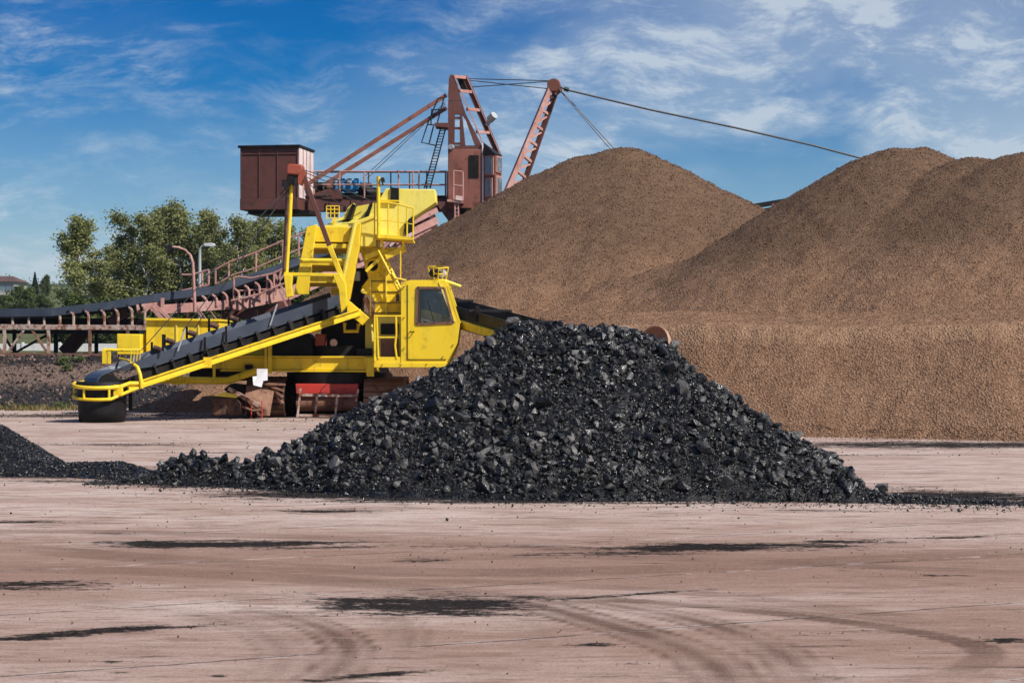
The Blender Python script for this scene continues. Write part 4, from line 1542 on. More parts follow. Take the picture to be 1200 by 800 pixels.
    for ring_ in (tops, bots, [a.lerp(b_, .5) for a, b_ in zip(tops, bots)]):
        m.tube(ring_, .017, 5, closed=True)
    for i in range(4):
        m.tube([tops[i], bots[i]], .017, 5)
        m.tube([tops[i].lerp(tops[(i + 1) % 4], .5), bots[i].lerp(bots[(i + 1) % 4], .5)], .014, 5)
    lb = m.build('lamp_basket', YEL, rt)
    for px in (507, 511.5, 517):
        MB().cyl(P(px, 320, DC + .2), P(px + 2.2, 320.5, DC + .35), .10, 14).build('lamp', IRON if px != 517 else LAMP, lb)
    MB().tube([P(513, 328.5, DC + .3), P(524, 330, DC + .3), P(540, 336, DC + .3)], .045, 8).build('lamp_arm', YELB, rt)

    # --- bucket wheel boom on the right -------------------------------------------
    C0, C1 = P(462, 346, 57.8), P(752, 428, 43.6)
    bx = (C1 - C0).normalized()
    sd = bx.cross(Vector((0, 0, 1))).normalized()
    up = sd.cross(bx)
    LB = (C1 - C0).length

    def bt(t, s, h):
        return C0 + bx * t + sd * s + up * h
    for s in (-.55, .55):
        MB().beam(bt(0, s, -.12), bt(LB, s, -.12), .12, .2, up).build('boom_beam', YEL, rt, bevel=.01)
        MB().beam(bt(0, s * .8, .12), bt(LB - 1.0, s * .95, .12), .03, .34, up).build('side_plate', IRON, rt)
    MB().beam(bt(0, 0, .06), bt(LB - .8, 0, .06), .8, .03, up).build('conveyor_belt', BELT, rt)
    MB().beam(bt(0, .0, -.28), bt(LB - .8, .0, -.28), .8, .03, up).build('conveyor_belt', BELT, rt)
    for t in np.arange(1.9, LB - 1, 2.6):
        MB().beam(bt(t, -.6, .3), bt(t, .6, .3), .08, .06, up).build('cross_member', IRON, rt)
        MB().beam(bt(t + .3, .5, .05), bt(t + .3, .5, .45), .1, .12, bx).build('idler_bracket', DARK, rt)
    # bucket wheel, mostly hidden behind the coal; two scoops show above it
    wc = P(750, 428, 43.3)
    rw = .52
    ring_o = [wc + Vector((rw * math.cos(t), -.25, rw * math.sin(t))) for t in np.linspace(0, 2 * math.pi, 36, endpoint=False)]
    wh = MB().tube(ring_o, .05, 6, closed=True).build('bucket_wheel', RUST, rt)
    MB().tube([p + Vector((0, .5, 0)) for p in ring_o], .05, 6, closed=True).build('wheel_rim', RUST, wh)
    MB().cyl(wc - Vector((0, .35, 0)), wc + Vector((0, .35, 0)), .2, 20).build('wheel_hub', RUST, wh)
    MB().cyl(wc - Vector((0, .05, 0)), wc + Vector((0, .05, 0)), rw - .02, 40).build('wheel_web', RUST, wh)

    def scoop(c, axis, rad, depth):
        axis = Vector(axis).normalized()
        u = axis.cross(Vector((0, 0, 1))).normalized()
        v = u.cross(axis)
        m = MB()
        vs, fs = [c - axis * depth], []
        nr, ns = 6, 24
        for i in range(1, nr + 1):
            t = math.pi / 2 * i / nr
            for k in range(ns):
                p_ = 2 * math.pi * k / ns
                vs.append(c - axis * depth * math.cos(t) + (u * math.cos(p_) + v * math.sin(p_)) * rad * math.sin(t))
        for k in range(ns):
            fs.append((0, 1 + k, 1 + (k + 1) % ns))
            for i in range(nr - 1):
                q = 1 + i * ns
                fs.append((q + k, q + ns + k, q + ns + (k + 1) % ns, q + (k + 1) % ns))
        m.add(vs, fs)
        o_ = m.build('bucket', SCOOP, wh)
        sm_ = o_.modifiers.new('thick', 'SOLIDIFY')
        sm_.thickness = .035
    for k in range(8):
        t = 2 * math.pi * k / 8 + .98
        d = Vector((math.cos(t), 0, math.sin(t)))
        MB().beam(wc + d * .15, wc + d * rw, .08, .10, (0, 1, 0)).build('spoke', RUST, wh)
        if k not in (0, 1):
            n_ = Vector((-math.sin(t), 0, math.cos(t)))
            scoop(wc + d * (rw + .02), n_ * .8 + Vector((0, -.5, 0)), .30, .3)
    scoop(P(766, 402, 43.1), (-.62, -.75, .15), .40, .34)
    scoop(P(729, 400, 43.2), (-.35, -.9, .2), .36, .3)

    # --- crawlers ---------------------------------------------------------------------
    def crawler(px0, px1, D0, L_, top, mat):
        x0, x1 = P(px0, 0, D0).x, P(px1, 0, D0).x
        r = (top - .02) / 2
        zc = r + .02
        m = MB()
        pts = []
        for a in np.linspace(90, 270, 11):
            pts.append((D0 + r + r * math.cos(R(a)), zc + r * math.sin(R(a))))
        for a in np.linspace(-90, 90, 11):
            pts.append((D0 + L_ - r + r * math.cos(R(a)), zc + r * math.sin(R(a))))
        m.prism([(x0 + .06, y, z) for y, z in pts], (x1 - x0 - .12, 0, 0))
        o = m.build('crawler_track', DARK, rt)
        # shoes
        path = pts + [pts[0]]
        segs = []
        for a, b in zip(path[:-1], path[1:]):
            l = math.hypot(b[0] - a[0], b[1] - a[1])
            k = max(1, round(l / .26))
            for i in range(k):
                segs.append(((a[0] + (b[0] - a[0]) * i / k, a[1] + (b[1] - a[1]) * i / k), (a[0] + (b[0] - a[0]) * (i + .86) / k, a[1] + (b[1] - a[1]) * (i + .86) / k)))
        for a, b in segs:
            pa, pb = Vector((x0, a[0], a[1])), Vector((x0, b[0], b[1]))
            d = (pb - pa).normalized()
            nn = Vector((0, -d.z, d.y))
            cc = (pa + pb) / 2 - nn * .0
            if cc.z < .03 and False:
                continue
            l = (pb - pa).length
            mm = MB().beam(Vector((x0, cc.y, max(cc.z, .045))), Vector((x1, cc.y, max(cc.z, .045))), l, .07, nn)
            mm.build('track_shoe', mat, o)
        return o
    crawler(288, 333, 52.3, 3.4, 1.0, RUSTD)
    crawler(426, 472, 52.3, 3.4, 1.0, RUST)
    crawler(345, 424, 53.6, 2.6, .92, DARK)
    MB().pp([(334, 447), (440, 447), (470, 447), (470, 462), (334, 462)], 54.2, 1.6).build('undercarriage_frame', DARK, rt)
    # steering crawler guard: red panel, drum, tubular frame
    MB().pp([(346, 449.5), (420, 449.5), (419.5, 461.5), (347, 461.5)], 52.3, .25).build('guard_panel', BRED, rt, bevel=.02)
    MB().cyl(P(348, 472, 52.62), P(420, 472, 52.62), .22, 24).build('drive_drum', RUST, rt)
    m = MB()
    for x0_, y0_, x1_, y1_ in ((350, 462.5, 420, 463.5), (347, 486.5, 413, 487)):
        m.beam(P(x0_, y0_, 52.15), P(x1_, y1_, 52.15), .07, .07)
    fr = m.build('guard_frame', RUSTP, rt)
    for x0_, y0_, x1_, y1_ in ((352.5, 455, 348.5, 489.5), (371.5, 464, 369.5, 487), (395, 464, 393, 487), (420, 456, 417, 470)):
        MB().beam(P(x0_, y0_, 52.12), P(x1_, y1_, 52.12), .05, .05).build('frame_bar', RUSTP, fr)
    # scraper and folded plates at the left crawler
    pl = MB().prism([P(289, 452, 51.9), P(322, 453, 52.2), P(316, 487, 51.6), P(303, 487, 51.6), P(287, 466, 51.7)], (0, .06, .01)).build('scraper_plate', RUST, rt)
    for k in range(4):
        MB().beam(P(304 + k * 5, 449 + k * .4, 52.0 + .1 * k), P(334 - k * 1.0, 450.5 + k * 7.5, 52.2), .16, .06).build('track_shoe', RUST, pl)
    MB().pp([(249, 466), (276, 466), (282, 472), (282, 486.5), (249, 486.5)], 51.7, .9).build('counterweight', RUSTD, rt, bevel=.03)
    MB().pp([(249, 463.5), (262, 460), (284, 462), (276, 466)], 51.65, .9).build('lid_plate', YELB, rt)
    MB().pp([(262, 456), (270, 449.5), (290, 452), (288, 460), (272, 464)], 52.2, .9).build('coupling', DARK, rt, bevel=.02)
    MB().beam(P(268, 455, 51.6), P(304, 475, 51.5), .10, .09).build('tow_bar', RUSTP, rt)
    MB().beam(P(280, 462, 51.8), P(310, 481, 51.6), .08, .08).build('tow_bar', RUST, rt)
    MB().tube([P(284, 476, 51.4), P(296, 481, 51.4), P(306, 480, 51.4)], .03, 6).build('hose', RUST, rt)
    for px in (294.5, 307):
        MB().tube([P(px, 470, 51.5), P(px, 490.5, 51.5)], .016, 5).build('rod', BRED, rt)
    return rt


yellow_machine()

# white sheets hung below the deck
o = MB().prism([P(301, 432, 51.1), P(313.5, 432, 51.1), P(313.5, 445.5, 51.1), P(308.5, 446, 51.08), P(306.5, 453.5, 51.05), P(297, 451, 51.05), P(296, 441, 51.08), P(301, 440.5, 51.1)], (0, .025, 0)).build('notice_board', WHITE, loc=P(305, 453, 51.1).to_tuple())
tag(o, 'bent blank white board hung under the yellow deck by the rusty crawler', 'board')


# ------------------------------------------------------------------ red stacker
def red_stacker():
    rt = empty('red_stacker', P(545, 400, 88).to_tuple()[:2] + (1.5,),
               'rust-red stacker with tall mast, cab and square counterweight box behind the yellow machine', 'stacker')
    # counterweight box, turned a little
    C0, C1 = P(281.5, 200, 86.5), P(350, 200, 86.1)
    e1 = (C1 - C0); e1.z = 0; e1n = e1.normalized()
    e2n = Vector((-e1n.y, e1n.x, 0))
    dep = 2.4
    zt, zb, zm = P(0, 173, 86.3).z, P(0, 246, 86.3).z, P(0, 232.5, 86.3).z

    def bq(u, v, z):
        q = C0 + e1 * u + e2n * v
        return Vector((q.x, q.y, z))
    bx = MB().prism([bq(0, 0, zm), bq(1, 0, zm), bq(1, dep, zm), bq(0, dep, zm)], (0, 0, zt - zm)).build('counterweight_house', RED, rt, bevel=.02)
    MB().prism([bq(-.03, -.1, zt), bq(1.03, -.1, zt), bq(1.03, dep + .1, zt), bq(-.03, dep + .1, zt)], (0, 0, .10)).build('roof', DARK, bx)
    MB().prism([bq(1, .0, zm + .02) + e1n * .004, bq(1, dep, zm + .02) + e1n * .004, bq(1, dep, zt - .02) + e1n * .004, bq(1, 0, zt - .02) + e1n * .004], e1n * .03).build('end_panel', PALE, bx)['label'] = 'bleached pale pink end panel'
    for k in range(3):
        a = bq(1, dep * (k + 1) / 4, zm) + e1n * .04
        MB().beam(a, a + Vector((0, 0, zt - zm)), .03, .03).build('panel_seam', RED, bx)
    for u in (.02, .33, .64, .985):
        a = bq(u, -.02, zm)
        MB().beam(a, a + Vector((0, 0, zt - zm - .02)), .03, .03).build('panel_seam', RED, bx)
    a, b = bq(0, -.02, zt - .28), bq(1, -.02, zt - .28)
    MB().beam(a, b, .03, .03).build('panel_seam', RED, bx)
    MB().prism([bq(0, -.06, zb), bq(1, -.06, zb), bq(1, dep, zb), bq(0, dep, zb)], (0, 0, zm - zb - .003)).build('base_girder', RED, bx, bevel=.02)
    MB().prism([bq(.1, .3, zb - .16), bq(1.15, .3, zb - .16), bq(1.15, dep, zb - .16), bq(.1, dep, zb - .16)], (0, 0, .157)).build('bottom_plate', DARK, bx)
    # main boom girder
    g = MB().beam(P(345, 240, 87.3), P(528, 240, 87.8), .5, .62).build('main_girder', RED, rt, bevel=.02)
    MB().beam(P(345, 240, 88.8), P(528, 240, 89.2), .5, .62).build('main_girder', RED, rt, bevel=.02)
    MB().beam(P(345, 231.8, 88.0), P(528, 231.8, 88.4), 2.0, .06).build('walkway', IRON, rt)
    for px in (360, 385, 410, 435, 460, 485):
        MB().pp([(px, 233), (px + 1.2, 233), (px + 1.2, 246), (px, 246)], 87.0, .06).build('stiffener', DARK, g)
    MB().pp([(363, 233), (370, 226), (382, 222), (398, 222), (402, 233), (378, 233), (374, 229), (369, 230)], 87.1, .3).build('support_bracket', RED, rt)
    # drive units
    for i, px in enumerate((393, 402, 410, 418)):
        p = P(px, 219, 87.6)
        MB().cyl(p + Vector((-.17, -.1, .02)), p + Vector((.15, .35, .06)), .25 if i != 2 else .29, 18).build('drive_motor', BLUE, rt)
        MB().box(p + Vector((-.10, -.22, .16)), p + Vector((.10, .1, .36))).build('terminal_box', BLUE if i % 2 else GREYS, rt, bevel=.02)
    for px, py, rr in ((375, 220, .25), (381, 223, .3), (427, 222, .3), (433, 226, .25)):
        MB().cyl(P(px, py, 87.6) + Vector((-.2, 0, 0)), P(px, py, 87.6) + Vector((.25, .2, 0)), rr, 16).build('gearbox', DARK, rt)
    MB().pp([(383, 212), (390, 212), (390, 227), (383, 227)], 87.3, .3).build('bearing_post', REDM, rt)
    MB().pp([(371, 226), (450, 226), (458, 233), (371, 233)], 87.8, .8).build('motor_base', DARK, rt)
    # railing along the girder
    base = [P(x, 232, 87.2) for x in (368, 398, 427, 467, 484, 491, 524)]
    railing(rt, base, P(0, 201, 87.2).z - P(0, 232, 87.2).z, PINK, 2, .035)
    base = [P(x, 232, 89.2) for x in (372, 400, 432, 458, 480, 500, 522)]
    railing(rt, base, P(0, 202, 89.2).z - P(0, 232, 89.2).z, RED, 2, .03)
    # stays from mast head to the counterweight
    MB().beam(P(352, 221.5, 86.9), P(523, 111.5, 87.2), .12, .17).build('stay_rod', REDM, rt)
    MB().beam(P(383, 214.5, 88.6), P(523.5, 126.5, 88.9), .12, .17).build('stay_rod', REDM, rt)
    for x0, y0 in ((425, 209), (430, 209.5)):
        MB().tube([P(x0, y0, 87.6), P(522, 120 + (x0 - 425) * .4, 87.8)], .014, 5).build('hoist_rope', CABLE, rt)

    # --- mast: two side frames with openings, joined by rungs ------------------------
    def frame(D, mat):
        m = MB()
        t = .22
        m.pp([(525, 112), (526, 92), (528, 87.5), (532, 88), (537, 104), (541, 118), (525.5, 118)], D, t)      # head
        m.pp([(525, 118.3), (541, 118.3), (546, 134), (525, 134)], D, t)
        m.pp([(525, 134), (533, 134), (532.5, 171), (525, 171)], D, t)                     # back leg
        m.pp([(541, 134), (546, 134), (565, 171), (556.5, 171), (545.5, 140)], D, t)        # sloping leg
        m.pp([(538.5, 133.5), (541.5, 133.5), (545.5, 171), (539, 171)], D, t * .9)          # inner post
        m.pp([(525, 170.6), (565, 170.6), (565.5, 176), (525, 176)], D, t)
        for y in (137, 149, 167):
            m.pp([(532, y), (540, y), (540, y + 2.6), (532, y + 2.6)], D + .03, t * .7)
        return m.build('mast_frame', mat, rt)
    frame(87.0, RED)
    f2 = MB()
    # far sloping chord, set further back and right in view
    fo = frame(88.9, RED)
    # pale caps along the sloping front edges, and rungs
    for D_, dx in ((87.0, 0), (88.9, 0)):
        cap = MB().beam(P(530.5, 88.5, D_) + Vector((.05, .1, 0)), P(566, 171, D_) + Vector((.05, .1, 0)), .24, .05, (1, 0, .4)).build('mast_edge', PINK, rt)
    # front chord ladder: second chord parallel, offset along the boom
    MB().beam(P(544.5, 90, 88.0), P(584, 181.5, 88.0), .26, .26).build('mast_chord', RED, rt)
    MB().beam(P(547.0, 90, 87.85), P(586.6, 181.5, 87.85), .10, .05, (1, 0, .4)).build('mast_edge', PINK, rt)
    for t in (.015, .22, .48, .80):
        a, b = P(530.5 + 35.5 * t, 88.5 + 82.5 * t, 87.1), P(545 + 35.5 * t, 90 + 82 * t, 87.9)
        MB().beam(a, b, .12, .13).build('mast_rung', PINK, rt)
    MB().pp([(535, 91), (544, 92), (548, 106), (541, 106)], 87.9, .25).build('sheave_block', DARK, rt)
    # --- column body ------------------------------------------------------------
    body = MB().pp([(525, 175), (565, 175), (565, 244), (525, 244)], 86.9, 2.3).build('machine_room', REDM, rt, bevel=.02)
    MB().pp([(549.8, 182), (561, 182), (561, 208), (549.8, 208)], 86.86, .06).build('window', DARK, body)
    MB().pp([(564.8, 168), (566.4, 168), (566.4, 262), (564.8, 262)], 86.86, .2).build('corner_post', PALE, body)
    MB().cyl(P(528, 172, 86.7), P(529.5, 172.5, 86.9), .12, 12).build('horn', GREYS, body)
    # lower legs
    MB().pp([(525, 243.8), (539, 243.8), (539, 300), (524, 300)], 86.95, .8).build('lower_leg', RED, rt)
    MB().pp([(556, 243.8), (565, 243.8), (565, 300), (556, 300)], 86.95, .8).build('lower_leg', RED, rt)
    MB().pp([(539, 262), (556, 258), (556, 300), (539, 300)], 87.0, .7).build('lower_leg', RED, rt)
    MB().pp([(539, 244), (546, 244), (546, 262), (539, 262)], 87.6, .7).build('lower_leg', DARK, rt)
    MB().pp([(510, 236), (525, 236), (525, 258), (519, 250)], 87.0, .8).build('knee_plate', RED, rt)
    # side landing with rail
    MB().pp([(524, 233.5), (542, 235), (543, 238), (524, 236)], 86.0, .9).build('landing', PINK, rt)
    railing(rt, [P(531.5, 234, 86.0), P(542.5, 235, 86.0)], 1.24, PINK, 2, .035)
    MB().pp([(534, 229), (542, 230), (542, 235.4), (534, 234)], 85.96, .03).build('kick_plate', PALE, rt)
    m = MB()
    for px in (533, 537):
        m.tube([P(px, 237, 86.1), P(px, 280, 86.1)], .03, 6)
    for py in np.arange(240, 280, 4.5):
        m.tube([P(533, py, 86.1), P(537, py, 86.1)], .02, 5)
    m.build('ladder', PINK, rt)
    # long ladder to the mast platform
    m = MB()
    m.tube([P(497, 221, 86.8), P(517, 148, 86.8)], .03, 6)
    m.tube([P(504, 221, 86.8), P(523, 148, 86.8)], .03, 6)
    for t in np.linspace(.03, .97, 22):
        m.tube([P(497 + 20 * t, 221 - 73 * t, 86.8), P(504 + 19 * t, 221 - 73 * t, 86.8)], .02, 5)
    m.build('ladder', IRON, rt)
    MB().pp([(509, 144), (525, 144), (525, 149.5), (510, 148)], 86.2, 1.2).build('mast_platform', RED, rt)
    m = MB()
    for pts in ([(501, 146), (494, 167), (512, 171)], [(501, 146), (520, 148)], [(513, 116), (522, 114)], [(506, 128), (505, 146)], [(513, 116), (501, 146)], [(520, 116), (512, 146)], [(506, 129), (523, 128)], [(508, 148), (503, 168)]):
        m.tube([P(x, y, 86.4) for x, y in pts], .03, 6)
    m.build('safety_cage', IRON, rt)
    # --- operator cab -----------------------------------------------------------------
    fpt = [(566, 178), (573, 178), (577, 235), (566, 237)]
    a0, a1 = P(566.6, 0, 86.9), P(583, 0, 86.5)
    zr, zf = P(0, 176, 86.7).z, P(0, 236, 86.7).z
    zr2 = P(0, 181, 86.7).z
    e = (a1 - a0); e.z = 0
    q0 = Vector((a0.x, a0.y, 0)); q1 = q0 + e * .82
    s2 = Vector((.24, .9, 0))
    q2 = q1 + Vector((.28, .75, 0)); q3 = q2 + Vector((-.1, .8, 0)); q4 = Vector((a0.x, a0.y + 1.5, 0))
    m = MB()
    cab = m.prism([Vector((q.x, q.y, zf)) for q in (q0, q1, q2, q3, q4)], (0, 0, zr2 - zf)).build('operator_cab', REDM, rt, bevel=.015)
    m = MB()
    tops_ = [q0, q1, q2, q3, q4]
    cc = sum(tops_, Vector()) / 5
    vs = [Vector((q.x, q.y, zr2 + .004)) + (q - cc) * .12 for q in tops_] + [Vector((q0.x, q0.y, zr + .35)), Vector((q4.x, q4.y, zr + .35))]
    m.add(vs, [(4, 3, 2, 1, 0), (0, 1, 5), (1, 2, 5), (2, 3, 6, 5), (3, 4, 6), (4, 0, 5, 6)])
    m.build('roof', IRON, cab)

    def pane(qa, qb, u0, u1, z0, z1):
        a, b = qa.lerp(qb, u0), qa.lerp(qb, u1)
        nn = (qb - qa).cross(Vector((0, 0, 1))).normalized()
        k = MB().prism([Vector((a.x, a.y, z0)), Vector((b.x, b.y, z0)), Vector((b.x, b.y, z1)), Vector((a.x, a.y, z1))], nn * .05)
        k.v = [tuple(Vector(v) + nn * .004) for v in k.v]
        w_ = k.build('window', PINK, cab)
        cz = (z1 - z0) * .08
        a2, b2 = a.lerp(b, .14), a.lerp(b, .86)
        k = MB().prism([Vector((a2.x, a2.y, z0 + cz)), Vector((b2.x, b2.y, z0 + cz)), Vector((b2.x, b2.y, z1 - cz)), Vector((a2.x, a2.y, z1 - cz))], nn * .02)
        k.v = [tuple(Vector(v) + nn * .06) for v in k.v]
        k.build('pane', WPANE, w_)
    Hh = zr2 - zf
    pane(q0, q1, .16, .9, zf + Hh * .56, zf + Hh * .97)
    pane(q0, q1, .2, .8, zf + Hh * .10, zf + Hh * .50)
    pane(q1, q2, .08, .95, zf + Hh * .62, zf + Hh * .97)
    pane(q1, q2, .08, .95, zf + Hh * .05, zf + Hh * .55)
    MB().pp([(568, 237), (580, 236), (577, 247), (571, 252)], 86.9, .8).build('cab_bracket', DARK, rt)
    # floodlight
    fl = MB().cyl(P(570.5, 147, 87.6), P(575, 139, 87.5), .10, 12).build('floodlight', GREYS, rt)
    MB().cyl(P(574, 140.5, 87.5), P(579.5, 135, 87.3), .17, 14).build('lamp_head', GREYS, fl)
    # --- lattice jib -----------------------------------------------------------------------
    JA0, JA1 = P(586, 243, 87.0), P(646, 100, 88.0)
    JB0, JB1 = P(600, 255, 88.9), P(653, 103, 88.4)
    MB().beam(JA0, JA1, .22, .22).build('jib_chord', PINK, rt, bevel=.01)
    MB().beam(JB0, JB1, .2, .22).build('jib_chord', RED, rt, bevel=.01)
    MB().beam(P(592, 232, 88.7), P(641.5, 111, 88.3), .12, .12).build('jib_chord', RED, rt)
    for i, t in enumerate(np.linspace(.06, .92, 8)):
        a, b = JA0.lerp(JA1, t), JB0.lerp(JB1, t)
        MB().beam(a, b, .10, .12).build('jib_brace', PINK, rt)
        if i < 7:
            c = JB0.lerp(JB1, t + .11)
            MB().beam(a, c, .08, .08).build('jib_brace', PINK, rt)
    MB().cyl(P(648.5, 99.5, 87.8), P(650, 99.5, 88.8), .27, 20).build('head_sheave', REDM, rt)
    MB().pp([(641, 97), (648, 94), (656, 98), (659, 106), (652, 112), (643, 105)], 88.1, .4).build('head_plate', REDM, rt)
    # --- ropes
    for pts, r_ in (([P(545.5, 92.5, 88), P(600, 93.7, 88), P(645, 95, 88)], .022), ([P(546, 94, 88.4), P(645, 104.5, 88.4)], .022), ([P(549, 102.5, 88), P(645, 95.5, 88)], .022),
                    ([P(657, 102, 88), P(662, 105, 88), P(760, 128.5, 88.2), P(860, 149.5, 88.5), P(950, 170, 88.8), P(1016, 187.5, 89), P(1060, 200, 89)], .045),
                    ([P(656, 106, 88), P(718, 178, 88)], .022), ([P(658, 107, 88.3), P(724, 179, 88.3)], .022)):
        MB().tube(pts, r_, 5).build('hoist_rope', CABLE, rt)
    for t in np.linspace(0, 1, 5):
        MB().cyl(P(661 + 4.5 * t, 104.2 + 1.3 * t, 87.95), P(662 + 4.5 * t, 104.5 + 1.3 * t, 87.95), .10, 8).build('rope_clamp', IRON, rt)
    return rt


WPANE = simple('blue_window_glass', (.10, .14, .17), .08, (.14, .19, .23), 1., 0, .8)
red_stacker()


# ------------------------------------------------------------------ belt conveyor feeding the stacker
def belt_conveyor():
    rt = empty('belt_conveyor', P(100, 415, 80).to_tuple()[:2] + (1.45,),
               'long rusty belt conveyor on trestle legs climbing to the right behind the yellow machine', 'conveyor')
    DN, DF = 79.4, 80.8       # near and far edges

    # belt
    up = [(-120, 364), (0, 364), (65, 363), (131, 355.5), (184, 346.5), (257, 337), (332, 311), (420, 280), (505, 250)]
    Ds = [80, 80, 80, 80.5, 81, 82, 83, 85, 87]
    m = MB()
    prof = [(-.75, .04), (-.71, -.26), (-.3, -.34), (.3, -.34), (.71, -.26), (.75, .04)]
    rows = []
    for (x, y), D in zip(up, Ds):
        c = P(x, y, D)
        rows.append([c + Vector((0, a * 1.0, b + .02)) for a, b in prof])
    n = len(prof)
    vs = [v for r_ in rows for v in r_]
    fs = [(i * n + k, i * n + k + 1, (i + 1) * n + k + 1, (i + 1) * n + k) for i in range(len(rows) - 1) for k in range(n - 1)]
    m.add(vs, fs)
    o = m.build('conveyor_belt', BELT, rt, smooth=False)
    sm = o.modifiers.new('t', 'SOLIDIFY')
    sm.thickness = .03
    # level trestle
    o = MB().beam(P(-120, 382, DN), P(172, 384, DN), .14, .20).build('channel_beam', RUSTP, rt, bevel=.01)
    MB().beam(P(-120, 382, DF), P(172, 384, DF), .14, .20).build('channel_beam', RUST, rt)
    MB().beam(P(-120, 388.2, 80.1), P(166, 389.5, 80.1), 1.2, .14).build('return_belt', DARK, rt)
    MB().beam(P(-120, 377, 80.6), P(172, 378, 80.6), .05, .34).build('side_plate', DARK, rt)
    for px in (-40, -22, -5, 13, 32, 50, 68.5, 84.5, 102, 120.5, 136.5, 153, 168):
        yb = float(np.interp(px, [0, 65, 131, 184], [368, 367, 364, 356]))
        D = DN
        m = MB().tube([P(px + 1.8, 380.6, D), P(px + 1.8, yb + 4, D), P(px + .8, yb + 1.5, D), P(px - 2.5, yb - .5, D + .1)], .055, 6)
        o = m.build('idler_frame', RUSTP, rt)
        c = P(px, yb + 4, 80.1)
        MB().cyl(c + Vector((0, -.32, -.02)), c + Vector((0, .32, -.02)), .06, 8).build('roller', ROLLER, o)
        MB().cyl(c + Vector((0, -.33, -.02)), c + Vector((0, -.72, .2)), .06, 8).build('roller', DARK, o)
        MB().cyl(c + Vector((0, .33, -.02)), c + Vector((0, .72, .2)), .06, 8).build('roller', DARK, o)
    for px, mt in ((-52, RUST), (5.5, RUSTP), (57, RUSTP), (105.5, RUST), (150, RUST)):
        MB().beam(P(px, 416, DN), P(px, 385, DN), .12, .12).build('trestle_leg', mt, rt)
    for px in (-40, 17, 65.5, 113, 157):
        MB().beam(P(px, 416.5, DF), P(px, 386, DF), .14, .14).build('trestle_leg', DARK, rt)
    for x0, y0, x1, y1, D, mt in ((10, 412, 33, 380, DN, RUSTP), (34, 381, 56, 414, DN, RUST), (18, 413, 56, 392, DF, DARK), (4, 392, 15, 410, DF, DARK), (-30, 381, 4, 413, DN, RUST)):
        MB().beam(P(x0, y0, D), P(x1, y1, D), .09, .09).build('trestle_brace', mt, rt)
    MB().beam(P(76, 414, 81.5), P(99, 387, 81.5), .5, .55).build('leaning_strut', RED, rt)
    MB().beam(P(128, 378, 80.6), P(150, 366, 80.6), .4, .35).build('leaning_strut', RED, rt)
    # rising section: pink girder in two lengths
    g = MB().beam(P(160, 362, 79.8), P(191, 358, 80.2), .14, .34).build('girder', PINK, rt)
    MB().beam(P(191, 362.5, 80.2), P(269, 357, 81.2), .16, .38).build('girder', PINK, rt, bevel=.012)
    MB().beam(P(271, 358, 81.2), P(336, 344, 82.4), .16, .50).build('girder', PINK, rt, bevel=.012)
    MB().beam(P(336, 345, 82.4), P(505, 271, 86), .18, .5).build('girder', PINK, rt)
    MB().beam(P(336, 345, 84.2), P(505, 271, 87.6), .18, .5).build('girder', PINK, rt)
    MB().beam(P(420, 302, 84.0), P(512, 258, 86.0), .12, .3).build('girder', PINK, rt)
    MB().beam(P(430, 288, 84.0), P(512, 246, 86.0), .12, .2).build('girder', PINK, rt)
    MB().beam(P(191, 363, 82.0), P(336, 349, 84.2), .16, .4).build('girder', RED, rt)
    MB().beam(P(177, 359, 79.8), P(192, 376, 79.8), .12, .14).build('knee_brace', PINK, rt)
    MB().beam(P(183, 359, 79.9), P(202, 376, 79.9), .12, .14).build('knee_brace', PINK, rt)
    MB().beam(P(190.5, 367, 80), P(190.5, 349, 80), .12, .14).build('post', PINK, rt)
    MB().pp([(258, 366), (300, 361), (340, 352), (340, 372), (258, 374)], 82.2, .5).build('drive_housing', RED, rt)
    for px in (206, 226, 240, 252, 264, 278, 290, 302, 316):
        yt = float(np.interp(px, [184, 257, 332], [354, 345, 322]))
        p0, p1 = P(px + 2, yt + 13, 80.9), P(px + 2, yt + 5, 80.9)
        o = MB().tube([p0, p1, P(px, yt + 2, 80.9), P(px - 3, yt, 81.0)], .05, 6).build('idler_frame', PINK, rt)
        MB().cyl(P(px - 2, yt + 5, 81.1), P(px - 2, yt + 2, 82.5), .07, 8).build('roller', DARK, o)
    # dark mass of rollers and return belt under the rising belt
    MB().beam(P(190, 357, 81.8), P(336, 331, 83.2), .06, .42).build('side_plate', DARK, rt)
    # handrails, far side
    def rail(pts_top, pts_low, D, posts):
        m = MB()
        m.tube([P(x, y, D) for x, y in pts_top], .045, 6)
        if pts_low:
            m.tube([P(x, y, D) for x, y in pts_low], .04, 6)
        o = m.build('railing', PINK, rt)
        for x, y0, y1 in posts:
            MB().tube([P(x, y0, D), P(x, y1, D)], .045, 6).build('railing_post', PINK, o)
    rail([(252.5, 316), (269, 307), (300, 296), (332, 282), (358, 272)], [(252.5, 333), (268, 325), (273, 322), (300, 314), (332, 300), (358, 289)], 84.2,
         [(252.5, 316, 333), (268, 307, 327), (300, 296, 319), (331.5, 282.5, 308), (350, 275, 300)])
    rail([(213, 322), (225, 322), (245, 316)], [(213, 340.5), (245, 334)], 82.6, [(237, 318.5, 335), (244.5, 316, 333)])
    # near side rails
    rail([(274, 326), (280, 324), (295, 326), (320, 320.5), (334, 314)], [(275, 341), (312, 339), (334, 332)], 81.0,
         [(274, 326, 357), (298, 342, 347), (313, 322, 353), (321, 319, 351), (287, 342, 350)])
    rail([(271, 352.5), (300, 346), (336, 331)], None, 80.9, [(305, 346, 352)])
